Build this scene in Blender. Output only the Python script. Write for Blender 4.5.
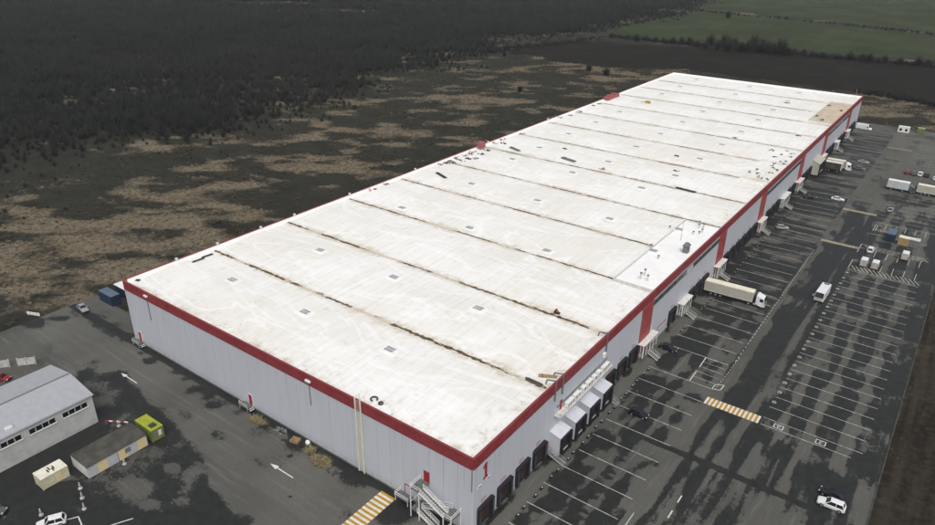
import bpy, math, random
import numpy as np
from mathutils import Matrix, Vector
R_ = random.Random(7)
scene = bpy.context.scene
for o in list(bpy.data.objects):
    bpy.data.objects.remove(o)

# ------------------------------------------------------------------ camera
CAM = np.array([49.6334, -70.865, 92.0129])
YAW, PITCH, ROLL, FPX = math.radians(-35.926), math.radians(25.5528), math.radians(0.8333), 700.886
def cam_axes():
    cy, sy, cp, sp = math.cos(YAW), math.sin(YAW), math.cos(PITCH), math.sin(PITCH)
    f = np.array([sy*cp, cy*cp, -sp]); r = np.array([cy, -sy, 0]); u = np.cross(r, f)
    cr, sr = math.cos(ROLL), math.sin(ROLL)
    return cr*r + sr*u, -sr*r + cr*u, f
AX = cam_axes()
cd = bpy.data.cameras.new('camera'); cam = bpy.data.objects.new('camera', cd)
scene.collection.objects.link(cam); scene.camera = cam
cd.sensor_width = 36; cd.lens = FPX/935*36; cd.clip_start = 1; cd.clip_end = 6000
r_, u_, f_ = AX
cam.matrix_world = Matrix(((r_[0], u_[0], -f_[0], CAM[0]), (r_[1], u_[1], -f_[1], CAM[1]), (r_[2], u_[2], -f_[2], CAM[2]), (0, 0, 0, 1)))
def at(px, py, z=0.0):
    """photo pixel -> point of the place at height z"""
    d = AX[0]*((px-467.5)/FPX) - AX[1]*((py-262.5)/FPX) + AX[2]
    P = CAM + d*((z-CAM[2])/d[2])
    return P[0], P[1]

# ------------------------------------------------------------------ light
SUN_EL, SUN_AZ = math.radians(55), math.radians(138)      # azimuth from +Y towards +X
w = bpy.data.worlds.new('World'); scene.world = w; w.use_nodes = True
nt = w.node_tree; nt.nodes.clear()
sky = nt.nodes.new('ShaderNodeTexSky'); sky.sky_type = 'NISHITA'; sky.sun_disc = False
sky.sun_elevation = SUN_EL; sky.sun_rotation = SUN_AZ
sky.air_density = 1.0; sky.dust_density = 6.0; sky.ozone_density = 1.0; sky.altitude = 100
hs = nt.nodes.new('ShaderNodeHueSaturation'); hs.inputs['Saturation'].default_value = 0.35
bg = nt.nodes.new('ShaderNodeBackground'); bg.inputs[1].default_value = 0.15
wo = nt.nodes.new('ShaderNodeOutputWorld')
nt.links.new(sky.outputs[0], hs.inputs['Color']); nt.links.new(hs.outputs[0], bg.inputs[0]); nt.links.new(bg.outputs[0], wo.inputs[0])
sl = bpy.data.lights.new('sun', 'SUN'); sl.energy = 0.65; sl.angle = math.radians(32); sl.color = (1, 0.97, 0.92)
so = bpy.data.objects.new('sun', sl); scene.collection.objects.link(so)
sd = Vector((math.sin(SUN_AZ)*math.cos(SUN_EL), math.cos(SUN_AZ)*math.cos(SUN_EL), math.sin(SUN_EL)))
so.rotation_euler = sd.to_track_quat('Z', 'Y').to_euler()
scene.view_settings.view_transform = 'Standard'; scene.view_settings.look = 'None'
scene.view_settings.exposure = 0.02; scene.view_settings.gamma = 1.0; scene.view_settings.use_curve_mapping = False

# ------------------------------------------------------------------ helpers
COL = scene.collection
class MB:
    """collects shapes, build() links them as one mesh object"""
    def __init__(s): s.v = []; s.f = []; s.mi = []
    def add(s, vs, fs, m=0):
        b = len(s.v); s.v += [tuple(v) for v in vs]; s.f += [tuple(i+b for i in f) for f in fs]; s.mi += [m]*len(fs); return s
    def box(s, x0, x1, y0, y1, z0, z1, m=0):
        if x0 > x1: x0, x1 = x1, x0
        if y0 > y1: y0, y1 = y1, y0
        return s.add([(x0,y0,z0),(x1,y0,z0),(x1,y1,z0),(x0,y1,z0),(x0,y0,z1),(x1,y0,z1),(x1,y1,z1),(x0,y1,z1)],
                     [(0,3,2,1),(4,5,6,7),(0,1,5,4),(1,2,6,5),(2,3,7,6),(3,0,4,7)], m)
    def bbox(s, x0, x1, y0, y1, z0, z1, c=0.05, m=0):
        """box with chamfered vertical and top edges"""
        a = [(x0+c,y0),(x1-c,y0),(x1,y0+c),(x1,y1-c),(x1-c,y1),(x0+c,y1),(x0,y1-c),(x0,y0+c)]
        t = [(x0+2*c,y0+c),(x1-2*c,y0+c),(x1-c,y0+2*c),(x1-c,y1-2*c),(x1-2*c,y1-c),(x0+2*c,y1-c),(x0+c,y1-2*c),(x0+c,y0+2*c)]
        vs = [(p[0],p[1],z0) for p in a]+[(p[0],p[1],z1-c) for p in a]+[(p[0],p[1],z1) for p in t]
        fs = [tuple(range(7,-1,-1)), tuple(range(16,24))]
        for k in range(8):
            n = (k+1) % 8
            fs += [(k,n,8+n,8+k),(8+k,8+n,16+n,16+k)]
        return s.add(vs, fs, m)
    def prism(s, pts, axis, a, b, m=0):
        """extrude a polygon (2D) along axis from a to b; for 'y' points are (x,z), for 'x' (y,z), for 'z' (x,y)"""
        def P(p, t): return (p[0],t,p[1]) if axis == 'y' else ((t,p[0],p[1]) if axis == 'x' else (p[0],p[1],t))
        n = len(pts)
        vs = [P(p,a) for p in pts]+[P(p,b) for p in pts]
        fs = [tuple(range(n)), tuple(range(2*n-1,n-1,-1))]+[(i,i+n,(i+1)%n+n,(i+1)%n) for i in range(n)]
        return s.add(vs, fs, m)
    def bar(s, p, q, t, m=0, t2=None):
        p, q = Vector(p), Vector(q); d = (q-p).normalized()
        u = d.cross(Vector((0,0,1)));
        if u.length < 1e-3: u = Vector((1,0,0))
        u.normalize(); v = u.cross(d); h = t/2; k = (t2 or t)/2
        c = [(-1,-1),(1,-1),(1,1),(-1,1)]
        vs = [p+u*a*h+v*b*h for a,b in c]+[q+u*a*k+v*b*k for a,b in c]
        return s.add(vs, [(0,3,2,1),(4,5,6,7)]+[(i,(i+1)%4,(i+1)%4+4,i+4) for i in range(4)], m)
    def cyl(s, p, q, r, n=10, m=0, r2=None):
        p, q = Vector(p), Vector(q); d = (q-p).normalized(); u = d.cross(Vector((0,0,1)))
        if u.length < 1e-3: u = Vector((1,0,0))
        u.normalize(); v = u.cross(d); r2 = r if r2 is None else r2
        a = [2*math.pi*i/n for i in range(n)]
        vs = [p+(u*math.cos(t)+v*math.sin(t))*r for t in a]+[q+(u*math.cos(t)+v*math.sin(t))*r2 for t in a]
        return s.add(vs, [tuple(range(n-1,-1,-1)), tuple(range(n,2*n))]+[(i,(i+1)%n,(i+1)%n+n,i+n) for i in range(n)], m)
    def loft(s, rings, m=0, cap=True):
        n = len(rings[0]); b = []
        vs = [p for r in rings for p in r]
        fs = [(k*n+i, k*n+(i+1)%n, (k+1)*n+(i+1)%n, (k+1)*n+i) for k in range(len(rings)-1) for i in range(n)]
        if cap: fs += [tuple(range(n-1,-1,-1)), tuple((len(rings)-1)*n+i for i in range(n))]
        return s.add(vs, fs, m)
    def mesh(s, name, mats, smooth=False):
        me = bpy.data.meshes.new(name); me.from_pydata(s.v, [], s.f)
        for m in (mats if isinstance(mats, (list, tuple)) else [mats]): me.materials.append(m)
        me.polygons.foreach_set('material_index', s.mi)
        if smooth: me.polygons.foreach_set('use_smooth', [True]*len(s.f))
        me.update(); return me
    def build(s, name, mats, parent=None, smooth=False, loc=None):
        return link(name, s.mesh(name, mats, smooth), parent, loc)
def link(name, me, parent=None, loc=None, rz=0.0):
    o = bpy.data.objects.new(name, me); COL.objects.link(o)
    if parent: o.parent = parent
    if loc is not None: o.location = loc
    if rz: o.rotation_euler[2] = rz
    return o
def tag(o, label=None, cat=None, group=None, kind=None):
    if label: o['label'] = label
    if cat: o['category'] = cat
    if group: o['group'] = group
    if kind: o['kind'] = kind
    return o
def empty(name, loc, rz=0.0, label=None, cat=None, group=None):
    o = bpy.data.objects.new(name, None); COL.objects.link(o); o.location = loc; o.rotation_euler[2] = rz
    o.empty_display_size = 0.5
    return tag(o, label, cat, group)
def copy_tree(src, parent=None):
    c = src.copy(); COL.objects.link(c); c.parent = parent
    for ch in src.children: copy_tree(ch, c)
    return c

def _hash(ix, iy, seed):
    h = (ix.astype(np.int64)*374761393 + iy.astype(np.int64)*668265263 + seed*974711) & 0xffffffff
    h = ((h ^ (h >> 13))*1274126177) & 0xffffffff
    return ((h ^ (h >> 16)) & 0xffffff)/float(0xffffff)
def vnoise(x, y, seed=0):
    x = np.asarray(x, float); y = np.asarray(y, float)
    ix, iy = np.floor(x), np.floor(y); fx, fy = x-ix, y-iy
    fx = fx*fx*(3-2*fx); fy = fy*fy*(3-2*fy)
    a, b = _hash(ix,iy,seed), _hash(ix+1,iy,seed); c, d = _hash(ix,iy+1,seed), _hash(ix+1,iy+1,seed)
    return (a*(1-fx)+b*fx)*(1-fy)+(c*(1-fx)+d*fx)*fy
def fbm(x, y, seed=0, o=4):
    t = 0; a = 0.5; n = 0
    for k in range(o):
        t = t+a*vnoise(x*2**k, y*2**k, seed+17*k); n += a; a *= 0.5
    return t/n
def fbc(x, y, seed=0, o=4): return np.clip(0.5+(fbm(x, y, seed, o)-0.5)*2.3, 0, 1)
def sstep(a, b, x):
    t = np.clip((x-a)/(b-a), 0, 1); return t*t*(3-2*t)
def band(x, c, h, s=1.0): return 1-sstep(h-s*0.5, h+s*0.5, np.abs(x-c))
def grid_mesh(name, xs, ys, zfun, attrs, mat):
    X, Y = np.meshgrid(xs, ys); Z = zfun(X, Y)
    nx, ny = len(xs), len(ys); n = nx*ny
    me = bpy.data.meshes.new(name)
    co = np.stack([X.ravel(), Y.ravel(), Z.ravel()], 1).astype(np.float32)
    i = np.arange((nx-1)*(ny-1)); r, c = i//(nx-1), i % (nx-1); a = r*nx+c
    q = np.stack([a, a+1, a+nx+1, a+nx], 1).astype(np.int32)
    me.vertices.add(n); me.vertices.foreach_set('co', co.ravel())
    me.loops.add(q.size); me.loops.foreach_set('vertex_index', q.ravel())
    me.polygons.add(len(q)); me.polygons.foreach_set('loop_start', np.arange(len(q), dtype=np.int32)*4)
    me.update(calc_edges=True)
    for k, fn in attrs.items():
        at_ = me.attributes.new(k, 'FLOAT', 'POINT'); at_.data.foreach_set('value', np.clip(fn(X, Y), -2, 3).astype(np.float32).ravel())
    me.materials.append(mat); me.polygons.foreach_set('use_smooth', [True]*len(q))
    return me

# ------------------------------------------------------------------ materials
class NT:
    def __init__(s, name):
        s.m = bpy.data.materials.new(name); s.m.use_nodes = True; s.t = s.m.node_tree
        s.b = s.t.nodes['Principled BSDF']
    def n(s, typ, **kw):
        nd = s.t.nodes.new(typ)
        for k, v in kw.items():
            if k in nd.inputs: s.set(nd.inputs[k], v)
            else: setattr(nd, k, v)
        return nd
    def set(s, inp, v):
        if isinstance(v, bpy.types.NodeSocket): s.t.links.new(v, inp)
        else: inp.default_value = v
    def pos(s): return s.n('ShaderNodeNewGeometry').outputs['Position']
    def obj(s): return s.n('ShaderNodeTexCoord').outputs['Object']
    def scale(s, v, sc):
        m = s.n('ShaderNodeMapping'); s.set(m.inputs['Vector'], v); m.inputs['Scale'].default_value = sc; return m.outputs[0]
    def noise(s, v, scale, detail=4, rough=0.55, dist=0.0):
        nd = s.n('ShaderNodeTexNoise'); s.set(nd.inputs['Vector'], v); nd.inputs['Scale'].default_value = scale
        nd.inputs['Detail'].default_value = detail; nd.inputs['Roughness'].default_value = rough; nd.inputs['Distortion'].default_value = dist
        return nd.outputs['Fac']
    def math(s, op, a, b=0.0, c=None):
        nd = s.n('ShaderNodeMath'); nd.operation = op; s.set(nd.inputs[0], a); s.set(nd.inputs[1], b)
        if c is not None: s.set(nd.inputs[2], c)
        return nd.outputs[0]
    def ramp(s, v, lo, hi, a=0.0, b=1.0):
        nd = s.n('ShaderNodeMapRange'); nd.interpolation_type = 'SMOOTHSTEP'; s.set(nd.inputs['Value'], v)
        nd.inputs['From Min'].default_value = lo; nd.inputs['From Max'].default_value = hi
        nd.inputs['To Min'].default_value = a; nd.inputs['To Max'].default_value = b; return nd.outputs[0]
    def mix(s, f, a, b):
        nd = s.n('ShaderNodeMix'); nd.data_type = 'RGBA'; s.set(nd.inputs[0], f)
        for i, v in ((6, a), (7, b)): s.set(nd.inputs[i], v if isinstance(v, bpy.types.NodeSocket) else (*v[:3], 1))
        return nd.outputs[2]
    def attr(s, name): return s.n('ShaderNodeAttribute', attribute_name=name).outputs['Fac']
    def sep(s, v):
        nd = s.n('ShaderNodeSeparateXYZ'); s.set(nd.inputs[0], v); return nd.outputs
    def bump(s, h, strength=0.3, dist=0.02):
        nd = s.n('ShaderNodeBump'); s.set(nd.inputs['Height'], h); nd.inputs['Strength'].default_value = strength
        nd.inputs['Distance'].default_value = dist; s.set(s.b.inputs['Normal'], nd.outputs[0])
    def out(s, col, rough=0.7, spec=0.3, metal=0.0):
        s.set(s.b.inputs['Base Color'], col if isinstance(col, bpy.types.NodeSocket) else (*col[:3], 1))
        s.set(s.b.inputs['Roughness'], rough); s.set(s.b.inputs['Specular IOR Level'], spec); s.set(s.b.inputs['Metallic'], metal)
        return s.m
def plain(name, col, rough=0.6, var=0.15, scale=1.5, spec=0.3, metal=0.0, dirt=None):
    """painted or bare surface with noise wear"""
    k = NT(name); p = k.pos()
    n1 = k.noise(p, scale, 5, 0.6); n2 = k.noise(p, scale*7, 3)
    c = k.mix(k.ramp(n1, 0.3, 0.7), tuple(x*(1-var) for x in col), tuple(min(1, x*(1+var)) for x in col))
    if dirt: c = k.mix(k.math('MULTIPLY', k.ramp(n2, 0.5, 0.75), dirt[1]), c, dirt[0])
    return k.out(c, k.ramp(n2, 0.2, 0.8, max(0.05, rough-0.12), min(1, rough+0.12)), spec, metal)

BAY = 24.47; NB = 14; L = BAY*NB; W = 101.5; H = 16.3; HB = 13.93

def mat_roof():
    k = NT('roof_membrane'); p = k.pos(); s = k.sep(p)
    big = k.noise(p, 0.035, 5, 0.6); mid = k.noise(p, 0.22, 5, 0.65)
    streak = k.noise(k.scale(p, (1.0, 0.05, 1)), 0.9, 4, 0.6)
    c = k.mix(k.ramp(big, 0.35, 0.65), (0.825, 0.83, 0.81), (0.755, 0.745, 0.69))
    c = k.mix(k.ramp(streak, 0.42, 0.72, 0, 0.42), c, (0.67, 0.64, 0.575))
    c = k.mix(k.ramp(k.noise(p, 0.5, 6, 0.7), 0.54, 0.74, 0, 0.55), c, (0.58, 0.515, 0.42))
    sw = k.noise(k.scale(p, (0.35, 1, 1)), 0.06, 3, 0.5, 2.2)
    c = k.mix(k.ramp(k.math('ABSOLUTE', k.math('SUBTRACT', sw, 0.5)), 0.03, 0.0, 0, 0.75), c, (0.86, 0.86, 0.85))
    # sheet laps every 2 m, running along the slope
    fr = k.math('FRACT', k.math('DIVIDE', k.math('ADD', s[0], k.math('MULTIPLY', mid, 0.12)), 2.03))
    lap = k.ramp(k.math('ABSOLUTE', k.math('SUBTRACT', fr, 0.5)), 0.45, 0.497, 0, 0.25)
    c = k.mix(lap, c, (0.48, 0.45, 0.40))
    fr2 = k.math('FRACT', k.math('DIVIDE', s[1], 12.235))
    # water stains spreading from the valleys
    dv = k.math('MULTIPLY', k.math('ABSOLUTE', k.math('SUBTRACT', k.math('FRACT', k.math('ADD', k.math('DIVIDE', s[1], BAY), 0.5)), 0.5)), BAY)
    reach = k.math('SUBTRACT', k.math('MULTIPLY', k.noise(k.scale(p, (1, 0.3, 1)), 0.22, 5, 0.7), 7.5), 2.2)
    st = k.ramp(k.math('SUBTRACT', reach, dv), -0.6, 1.4, 0, 0.85)
    c = k.mix(k.math('MULTIPLY', st, k.ramp(k.noise(p, 0.9, 5, 0.7), 0.3, 0.65, 0.1, 0.75)), c, (0.44, 0.34, 0.21))
    # edge grime by the near parapets
    ed = k.math('MINIMUM', s[1], k.math('MULTIPLY', s[0], -1.0))
    eg = k.math('MULTIPLY', k.ramp(ed, 9.0, 0.5), k.ramp(k.noise(p, 0.55, 6, 0.75), 0.5, 0.68, 0, 0.6))
    c = k.mix(eg, c, (0.45, 0.36, 0.29))
    k.bump(k.math('ADD', mid, k.math('MULTIPLY', lap, 2)), 0.25, 0.03)
    return k.out(c, 0.6, 0.25)
def mat_gutter():
    k = NT('valley_gutter_dirt'); p = k.pos()
    a = k.noise(k.scale(p, (0.35, 1, 1)), 0.8, 6, 0.75); b = k.noise(p, 2.3, 5, 0.7); lg = k.noise(k.scale(p, (1, 0.11, 1)), 0.06, 2)
    c = k.mix(k.ramp(b, 0.35, 0.6), (0.022, 0.020, 0.016), (0.17, 0.125, 0.075))
    c = k.mix(k.ramp(k.math('ADD', a, k.math('MULTIPLY', k.math('SUBTRACT', lg, 0.5), 0.9)), 0.48, 0.6), c, (0.60, 0.54, 0.44))
    return k.out(c, 0.85, 0.1)
def mat_wall():
    k = NT('grey_sandwich_panel'); p = k.pos(); o = k.n('ShaderNodeObjectInfo').outputs['Random']
    n = k.noise(k.scale(p, (1, 1, 0.12)), 0.8, 5, 0.6)
    c = k.mix(o, (0.478, 0.500, 0.550), (0.494, 0.516, 0.566))
    c = k.mix(k.ramp(n, 0.45, 0.8, 0, 0.3), c, (0.39, 0.40, 0.43))
    s = k.sep(p)
    run = k.math('MULTIPLY', k.ramp(s[2], 5.0, 13.9), k.ramp(k.noise(k.scale(p, (1, 1, 0.03)), 1.6, 4, 0.6), 0.52, 0.72, 0, 0.34))
    c = k.mix(run, c, (0.30, 0.30, 0.31))
    low = k.math('MULTIPLY', k.ramp(s[2], 2.2, 0.1), k.ramp(k.noise(p, 0.9, 5, 0.7), 0.35, 0.7, 0.1, 0.7))
    c = k.mix(low, c, (0.27, 0.26, 0.24))
    fr = k.math('FRACT', k.math('DIVIDE', s[2], 1.19))
    k.bump(k.ramp(k.math('ABSOLUTE', k.math('SUBTRACT', fr, 0.5)), 0.47, 0.49, 1, 0), 0.4, 0.02)
    return k.out(c, 0.5, 0.3)
def mat_asphalt():
    k = NT('asphalt'); p = k.pos(); wt = k.attr('wet'); tn = k.attr('tone')
    n1 = k.noise(p, 0.55, 6, 0.68); n2 = k.noise(p, 2.6, 4, 0.7); fine = k.noise(p, 9.0, 3, 0.7)
    # seams of long paver lanes
    s = k.sep(p)
    sa, sb = k.noise(k.scale(p, (1, 0.07, 1)), 1.3, 5, 0.7), k.noise(k.scale(p, (0.06, 1, 1)), 0.9, 5, 0.7)
    isl = k.math('GREATER_THAN', s[0], 0.0); stk = k.math('ADD', k.math('MULTIPLY', sa, isl), k.math('MULTIPLY', sb, k.math('SUBTRACT', 1.0, isl))); lotm = k.ramp(s[0], 14.0, 19.0, 0.25, 0.9)
    v = k.math('ADD', wt, k.math('ADD', k.math('MULTIPLY', k.math('SUBTRACT', n1, 0.5), 0.5), k.math('MULTIPLY', k.math('SUBTRACT', n2, 0.5), 0.42)))
    v = k.math('ADD', v, k.math('MULTIPLY', k.math('SUBTRACT', stk, 0.5), lotm))
    n5 = k.noise(p, 1.25, 6, 0.75); v = k.math('ADD', v, k.math('MULTIPLY', k.math('SUBTRACT', n5, 0.5), 0.75))
    wf = k.math('ADD', k.ramp(v, 0.28, 0.60, 0, 0.38), k.ramp(v, 0.455, 0.56, 0, 0.62))
    dry = k.mix(tn, (0.058, 0.0585, 0.053), (0.130, 0.129, 0.115))
    dry = k.mix(k.ramp(n2, 0.3, 0.7, 0, 0.5), dry, (0.068, 0.069, 0.059))
    dry = k.mix(k.ramp(stk, 0.5, 0.72, 0, 0.55), dry, (0.165, 0.164, 0.147))
    dry = k.mix(k.ramp(fine, 0.55, 0.8, 0, 0.3), dry, (0.115, 0.112, 0.10))
    wet = k.mix(k.ramp(n1, 0.3, 0.7), (0.016, 0.0175, 0.0165), (0.027, 0.029, 0.027))
    c = k.mix(wf, dry, wet)
    k.bump(fine, 0.35, 0.01)
    return k.out(c, k.math('SUBTRACT', 0.92, k.math('MULTIPLY', wf, 0.42)), 0.22)
def mat_ground():
    k = NT('wild_ground'); p = k.pos()
    tan, grn, plo, mud = k.attr('tan'), k.attr('green'), k.attr('plough'), k.attr('mud')
    n1 = k.noise(p, 0.10, 6, 0.7); n2 = k.noise(p, 0.6, 6, 0.72); n3 = k.noise(p, 0.018, 5, 0.6)
    base = k.mix(k.ramp(n1, 0.3, 0.7), (0.0165, 0.0178, 0.0145), (0.034, 0.0340, 0.0270))
    base = k.mix(k.ramp(n2, 0.42, 0.75, 0, 0.6), base, (0.054, 0.050, 0.037))
    base = k.mix(k.ramp(n3, 0.45, 0.7, 0, 0.5), base, (0.036, 0.033, 0.025))
    v = k.math('ADD', tan, k.math('ADD', k.math('MULTIPLY', k.math('SUBTRACT', n1, 0.5), 0.7), k.math('MULTIPLY', k.math('SUBTRACT', n2, 0.5), 0.85)))
    straw = k.mix(k.ramp(n2, 0.3, 0.7), (0.110, 0.094, 0.066), (0.235, 0.200, 0.145))
    n4 = k.noise(p, 1.7, 5, 0.75)
    straw = k.mix(k.ramp(n4, 0.4, 0.65, 0, 0.7), straw, (0.062, 0.052, 0.036))
    c = k.mix(k.ramp(v, 0.24, 0.86), base, straw)
    g = k.mix(k.ramp(n3, 0.3, 0.7), (0.028, 0.037, 0.017), (0.050, 0.061, 0.029))
    g = k.mix(k.ramp(n1, 0.45, 0.8, 0, 0.5), g, (0.052, 0.054, 0.033))
    g = k.mix(k.ramp(k.noise(k.scale(p, (0.9, 0.05, 1)), 0.12, 3, 0.5), 0.4, 0.65, 0, 0.45), g, (0.030, 0.040, 0.019))
    c = k.mix(k.ramp(k.math('ADD', grn, k.math('MULTIPLY', k.math('SUBTRACT', n1, 0.5), 0.3)), 0.42, 0.58), c, g)
    pl = k.mix(k.ramp(k.noise(k.scale(p, (0.1, 1.2, 1)), 0.5, 4), 0.3, 0.7), (0.0085, 0.0080, 0.0070), (0.0215, 0.0190, 0.0155))
    pl = k.mix(k.ramp(k.noise(p, 0.035, 6, 0.7), 0.5, 0.72, 0, 0.6), pl, (0.034, 0.029, 0.021))
    c = k.mix(k.ramp(k.math('ADD', plo, k.math('MULTIPLY', k.math('SUBTRACT', n1, 0.5), 0.3)), 0.42, 0.58), c, pl)
    md = k.mix(k.ramp(k.math('ADD', k.math('MULTIPLY', n2, 0.5), k.math('MULTIPLY', k.noise(k.scale(p, (1, 0.06, 1)), 0.55, 4, 0.6), 0.5)), 0.38, 0.62), (0.017, 0.015, 0.0115), (0.045, 0.037, 0.028))
    c = k.mix(mud, c, md)
    k.bump(n2, 0.8, 0.4)
    return k.out(c, 0.95, 0.08)
def mat_paint(name, col, worn=(0.10,0.10,0.09), wear=0.5):
    k = NT(name); p = k.pos()
    f = k.ramp(k.math('ADD', k.math('MULTIPLY', k.noise(p, 1.1, 5, 0.7), 0.7), k.math('MULTIPLY', k.noise(p, 6.0, 3, 0.7), 0.3)), 0.42, 0.66, 0, wear)
    return k.out(k.mix(f, col, worn), 0.75, 0.2)
def mat_twig(name, a, b):
    k = NT(name); r = k.n('ShaderNodeObjectInfo').outputs['Random']
    c = k.mix(r, a, b)
    n = k.noise(k.pos(), 0.02, 3)
    c = k.mix(k.ramp(n, 0.38, 0.62, 0, 0.75), c, tuple(x*1.9 for x in a))
    c = k.mix(k.ramp(k.noise(k.pos(), 0.007, 4, 0.6), 0.45, 0.62, 0, 0.7), c, (a[0]*1.9, a[1]*1.75, a[2]*1.6))
    return k.out(c, 0.9, 0.1)
def mat_stripes():
    k = NT('striped_cabin_wall'); p = k.obj(); s = k.sep(p)
    fr = k.math('FRACT', k.math('DIVIDE', s[1], 3.9))
    c = k.mix(k.ramp(fr, 0.44, 0.45), (0.60, 0.50, 0.27), (0.40, 0.40, 0.43))
    c = k.mix(k.ramp(k.noise(p, 1.3, 5, 0.7), 0.45, 0.75, 0, 0.5), c, (0.62, 0.60, 0.50))
    return k.out(c, 0.7, 0.2)
def mat_corr(name, col, axis=1, pitch=0.28, rough=0.55, var=0.2):
    k = NT(name); p = k.obj(); s = k.sep(p)
    n1 = k.noise(k.pos(), 0.8, 5, 0.65)
    c = k.mix(k.ramp(n1, 0.35, 0.7), tuple(x*(1-var) for x in col), tuple(min(1, x*(1+var*0.5)) for x in col))
    wv = k.math('SINE', k.math('MULTIPLY', s[axis], 2*math.pi/pitch)); k.bump(wv, 0.3, 0.03)
    return k.out(c, rough, 0.3)

M = {}
M['roof'] = mat_roof(); M['gutter'] = mat_gutter(); M['wall'] = mat_wall(); M['asphalt'] = mat_asphalt(); M['ground'] = mat_ground()
M['red'] = plain('red_fascia', (0.235, 0.038, 0.044), 0.5, 0.16, 0.35, 0.3, dirt=((0.17, 0.05, 0.05), 0.5))
M['redpil'] = plain('red_pilaster', (0.30, 0.060, 0.060), 0.55, 0.12, 0.35)
M['wallcore'] = plain('panel_joint_dark', (0.16, 0.16, 0.17), 0.8)
M['plinth'] = plain('concrete_plinth', (0.13, 0.13, 0.125), 0.85, 0.3, 0.8)
M['kerb'] = plain('dirty_kerb', (0.06, 0.058, 0.052), 0.9, 0.35, 0.6)
M['black'] = plain('black_rubber', (0.018, 0.019, 0.022), 0.7, 0.3, 2.0)
M['pad'] = plain('dock_pad_grey', (0.05, 0.055, 0.06), 0.7, 0.25, 1.5)
M['door'] = plain('dock_door_brown', (0.036, 0.024, 0.023), 0.6, 0.4, 1.5)
M['doorred'] = plain('red_steel_door', (0.30, 0.022, 0.03), 0.5, 0.15)
M['pink2'] = plain('faded_red_strip', (0.12, 0.028, 0.028), 0.6, 0.2)
M['white'] = plain('white_paint', (0.72, 0.72, 0.70), 0.5, 0.07, 1.0)
M['whitedirt'] = plain('dirty_white_metal', (0.55, 0.55, 0.52), 0.55, 0.15, 0.9, dirt=((0.25, 0.23, 0.2), 0.4))
M['housetop'] = plain('pale_blue_grey_sheet', (0.56, 0.58, 0.63), 0.5, 0.05, 0.8)
M['steel'] = plain('galvanised_steel', (0.42, 0.44, 0.44), 0.5, 0.2, 2.0, 0.4, 0.3)
M['grate'] = plain('dark_grating', (0.12, 0.13, 0.125), 0.7, 0.3, 2.0)
M['canopy'] = plain('pale_canopy', (0.62, 0.61, 0.58), 0.6, 0.1, 0.8)
M['glass'] = plain('dark_glass', (0.012, 0.014, 0.017), 0.12, 0.2, 1.0, 0.5)
M['ribbon'] = plain('ribbon_window_glass', (0.07, 0.075, 0.08), 0.2, 0.4, 0.4, 0.5)
M['sky_g'] = plain('rooflight_plastic', (0.33, 0.34, 0.345), 0.35, 0.2, 1.5, 0.5)
M['curb'] = plain('rooflight_curb', (0.74, 0.75, 0.74), 0.6, 0.1)
M['flat'] = plain('flat_roof_white', (0.84, 0.84, 0.83), 0.6, 0.04, 0.2, dirt=((0.62, 0.58, 0.5), 0.35))
M['beige'] = plain('bare_insulation_beige', (0.52, 0.44, 0.33), 0.8, 0.18, 0.25, dirt=((0.36, 0.30, 0.23), 0.5))
M['line'] = mat_paint('white_road_paint', (0.47, 0.475, 0.43), wear=0.88)
M['lineb'] = mat_paint('fresh_white_paint', (0.66, 0.66, 0.62), wear=0.35)
M['yellow'] = mat_paint('yellow_road_paint', (0.46, 0.26, 0.03), (0.13, 0.10, 0.05), wear=0.5)
M['rubble'] = plain('dark_debris', (0.05, 0.048, 0.045), 0.85, 0.4, 3.0)
M['pink'] = plain('red_plastic', (0.30, 0.085, 0.095), 0.5, 0.2, 3.0)
M['wood'] = plain('wood', (0.28, 0.19, 0.11), 0.8, 0.3, 3.0)
M['greyobj'] = plain('grey_metal', (0.15, 0.16, 0.16), 0.6, 0.25, 3.0)
M['tyre'] = plain('tyre_rubber', (0.015, 0.015, 0.016), 0.85, 0.2, 4.0)
M['rim'] = plain('wheel_rim', (0.35, 0.35, 0.36), 0.4, 0.2, 4.0, 0.4, 0.5)
M['chassis'] = plain('chassis_black', (0.025, 0.025, 0.027), 0.7, 0.3, 3.0)
M['lamp'] = plain('lamp_clear', (0.55, 0.55, 0.52), 0.2, 0.1)
M['tail'] = plain('lamp_red', (0.30, 0.015, 0.012), 0.25, 0.1)
M['c_white'] = plain('car_paint_white', (0.70, 0.71, 0.71), 0.3, 0.05, 0.8, 0.5)
M['c_black'] = plain('car_paint_black', (0.012, 0.013, 0.018), 0.25, 0.2, 0.8, 0.5)
M['c_silver'] = plain('car_paint_silver', (0.36, 0.37, 0.38), 0.3, 0.08, 0.8, 0.5, 0.3)
M['c_grey'] = plain('car_paint_grey', (0.11, 0.12, 0.13), 0.3, 0.1, 0.8, 0.5, 0.2)
M['c_red'] = plain('car_paint_red', (0.26, 0.02, 0.02), 0.3, 0.1, 0.8, 0.5)
M['cream'] = plain('cream_curtain', (0.41, 0.395, 0.335), 0.55, 0.06, 0.5, dirt=((0.42, 0.38, 0.29), 0.35))
M['creamroof'] = plain('cream_trailer_roof', (0.72, 0.68, 0.55), 0.6, 0.08, 0.5)
M['paleblue'] = plain('pale_blue_trailer', (0.45, 0.50, 0.50), 0.55, 0.08, 0.5)
M['vandull'] = plain('dull_white_van', (0.42, 0.41, 0.38), 0.5, 0.15, 1.0, dirt=((0.25, 0.23, 0.2), 0.4))  # duller white for van bodies below their white roofs, with random dirt spots
M['hallroof'] = mat_corr('hall_sheet_roof', (0.355, 0.365, 0.39), 1, 0.5, 0.6, 0.06)
M['hallwall'] = plain('hall_wall', (0.42, 0.43, 0.42), 0.75, 0.12, 0.4, dirt=((0.28, 0.28, 0.26), 0.4))
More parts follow.
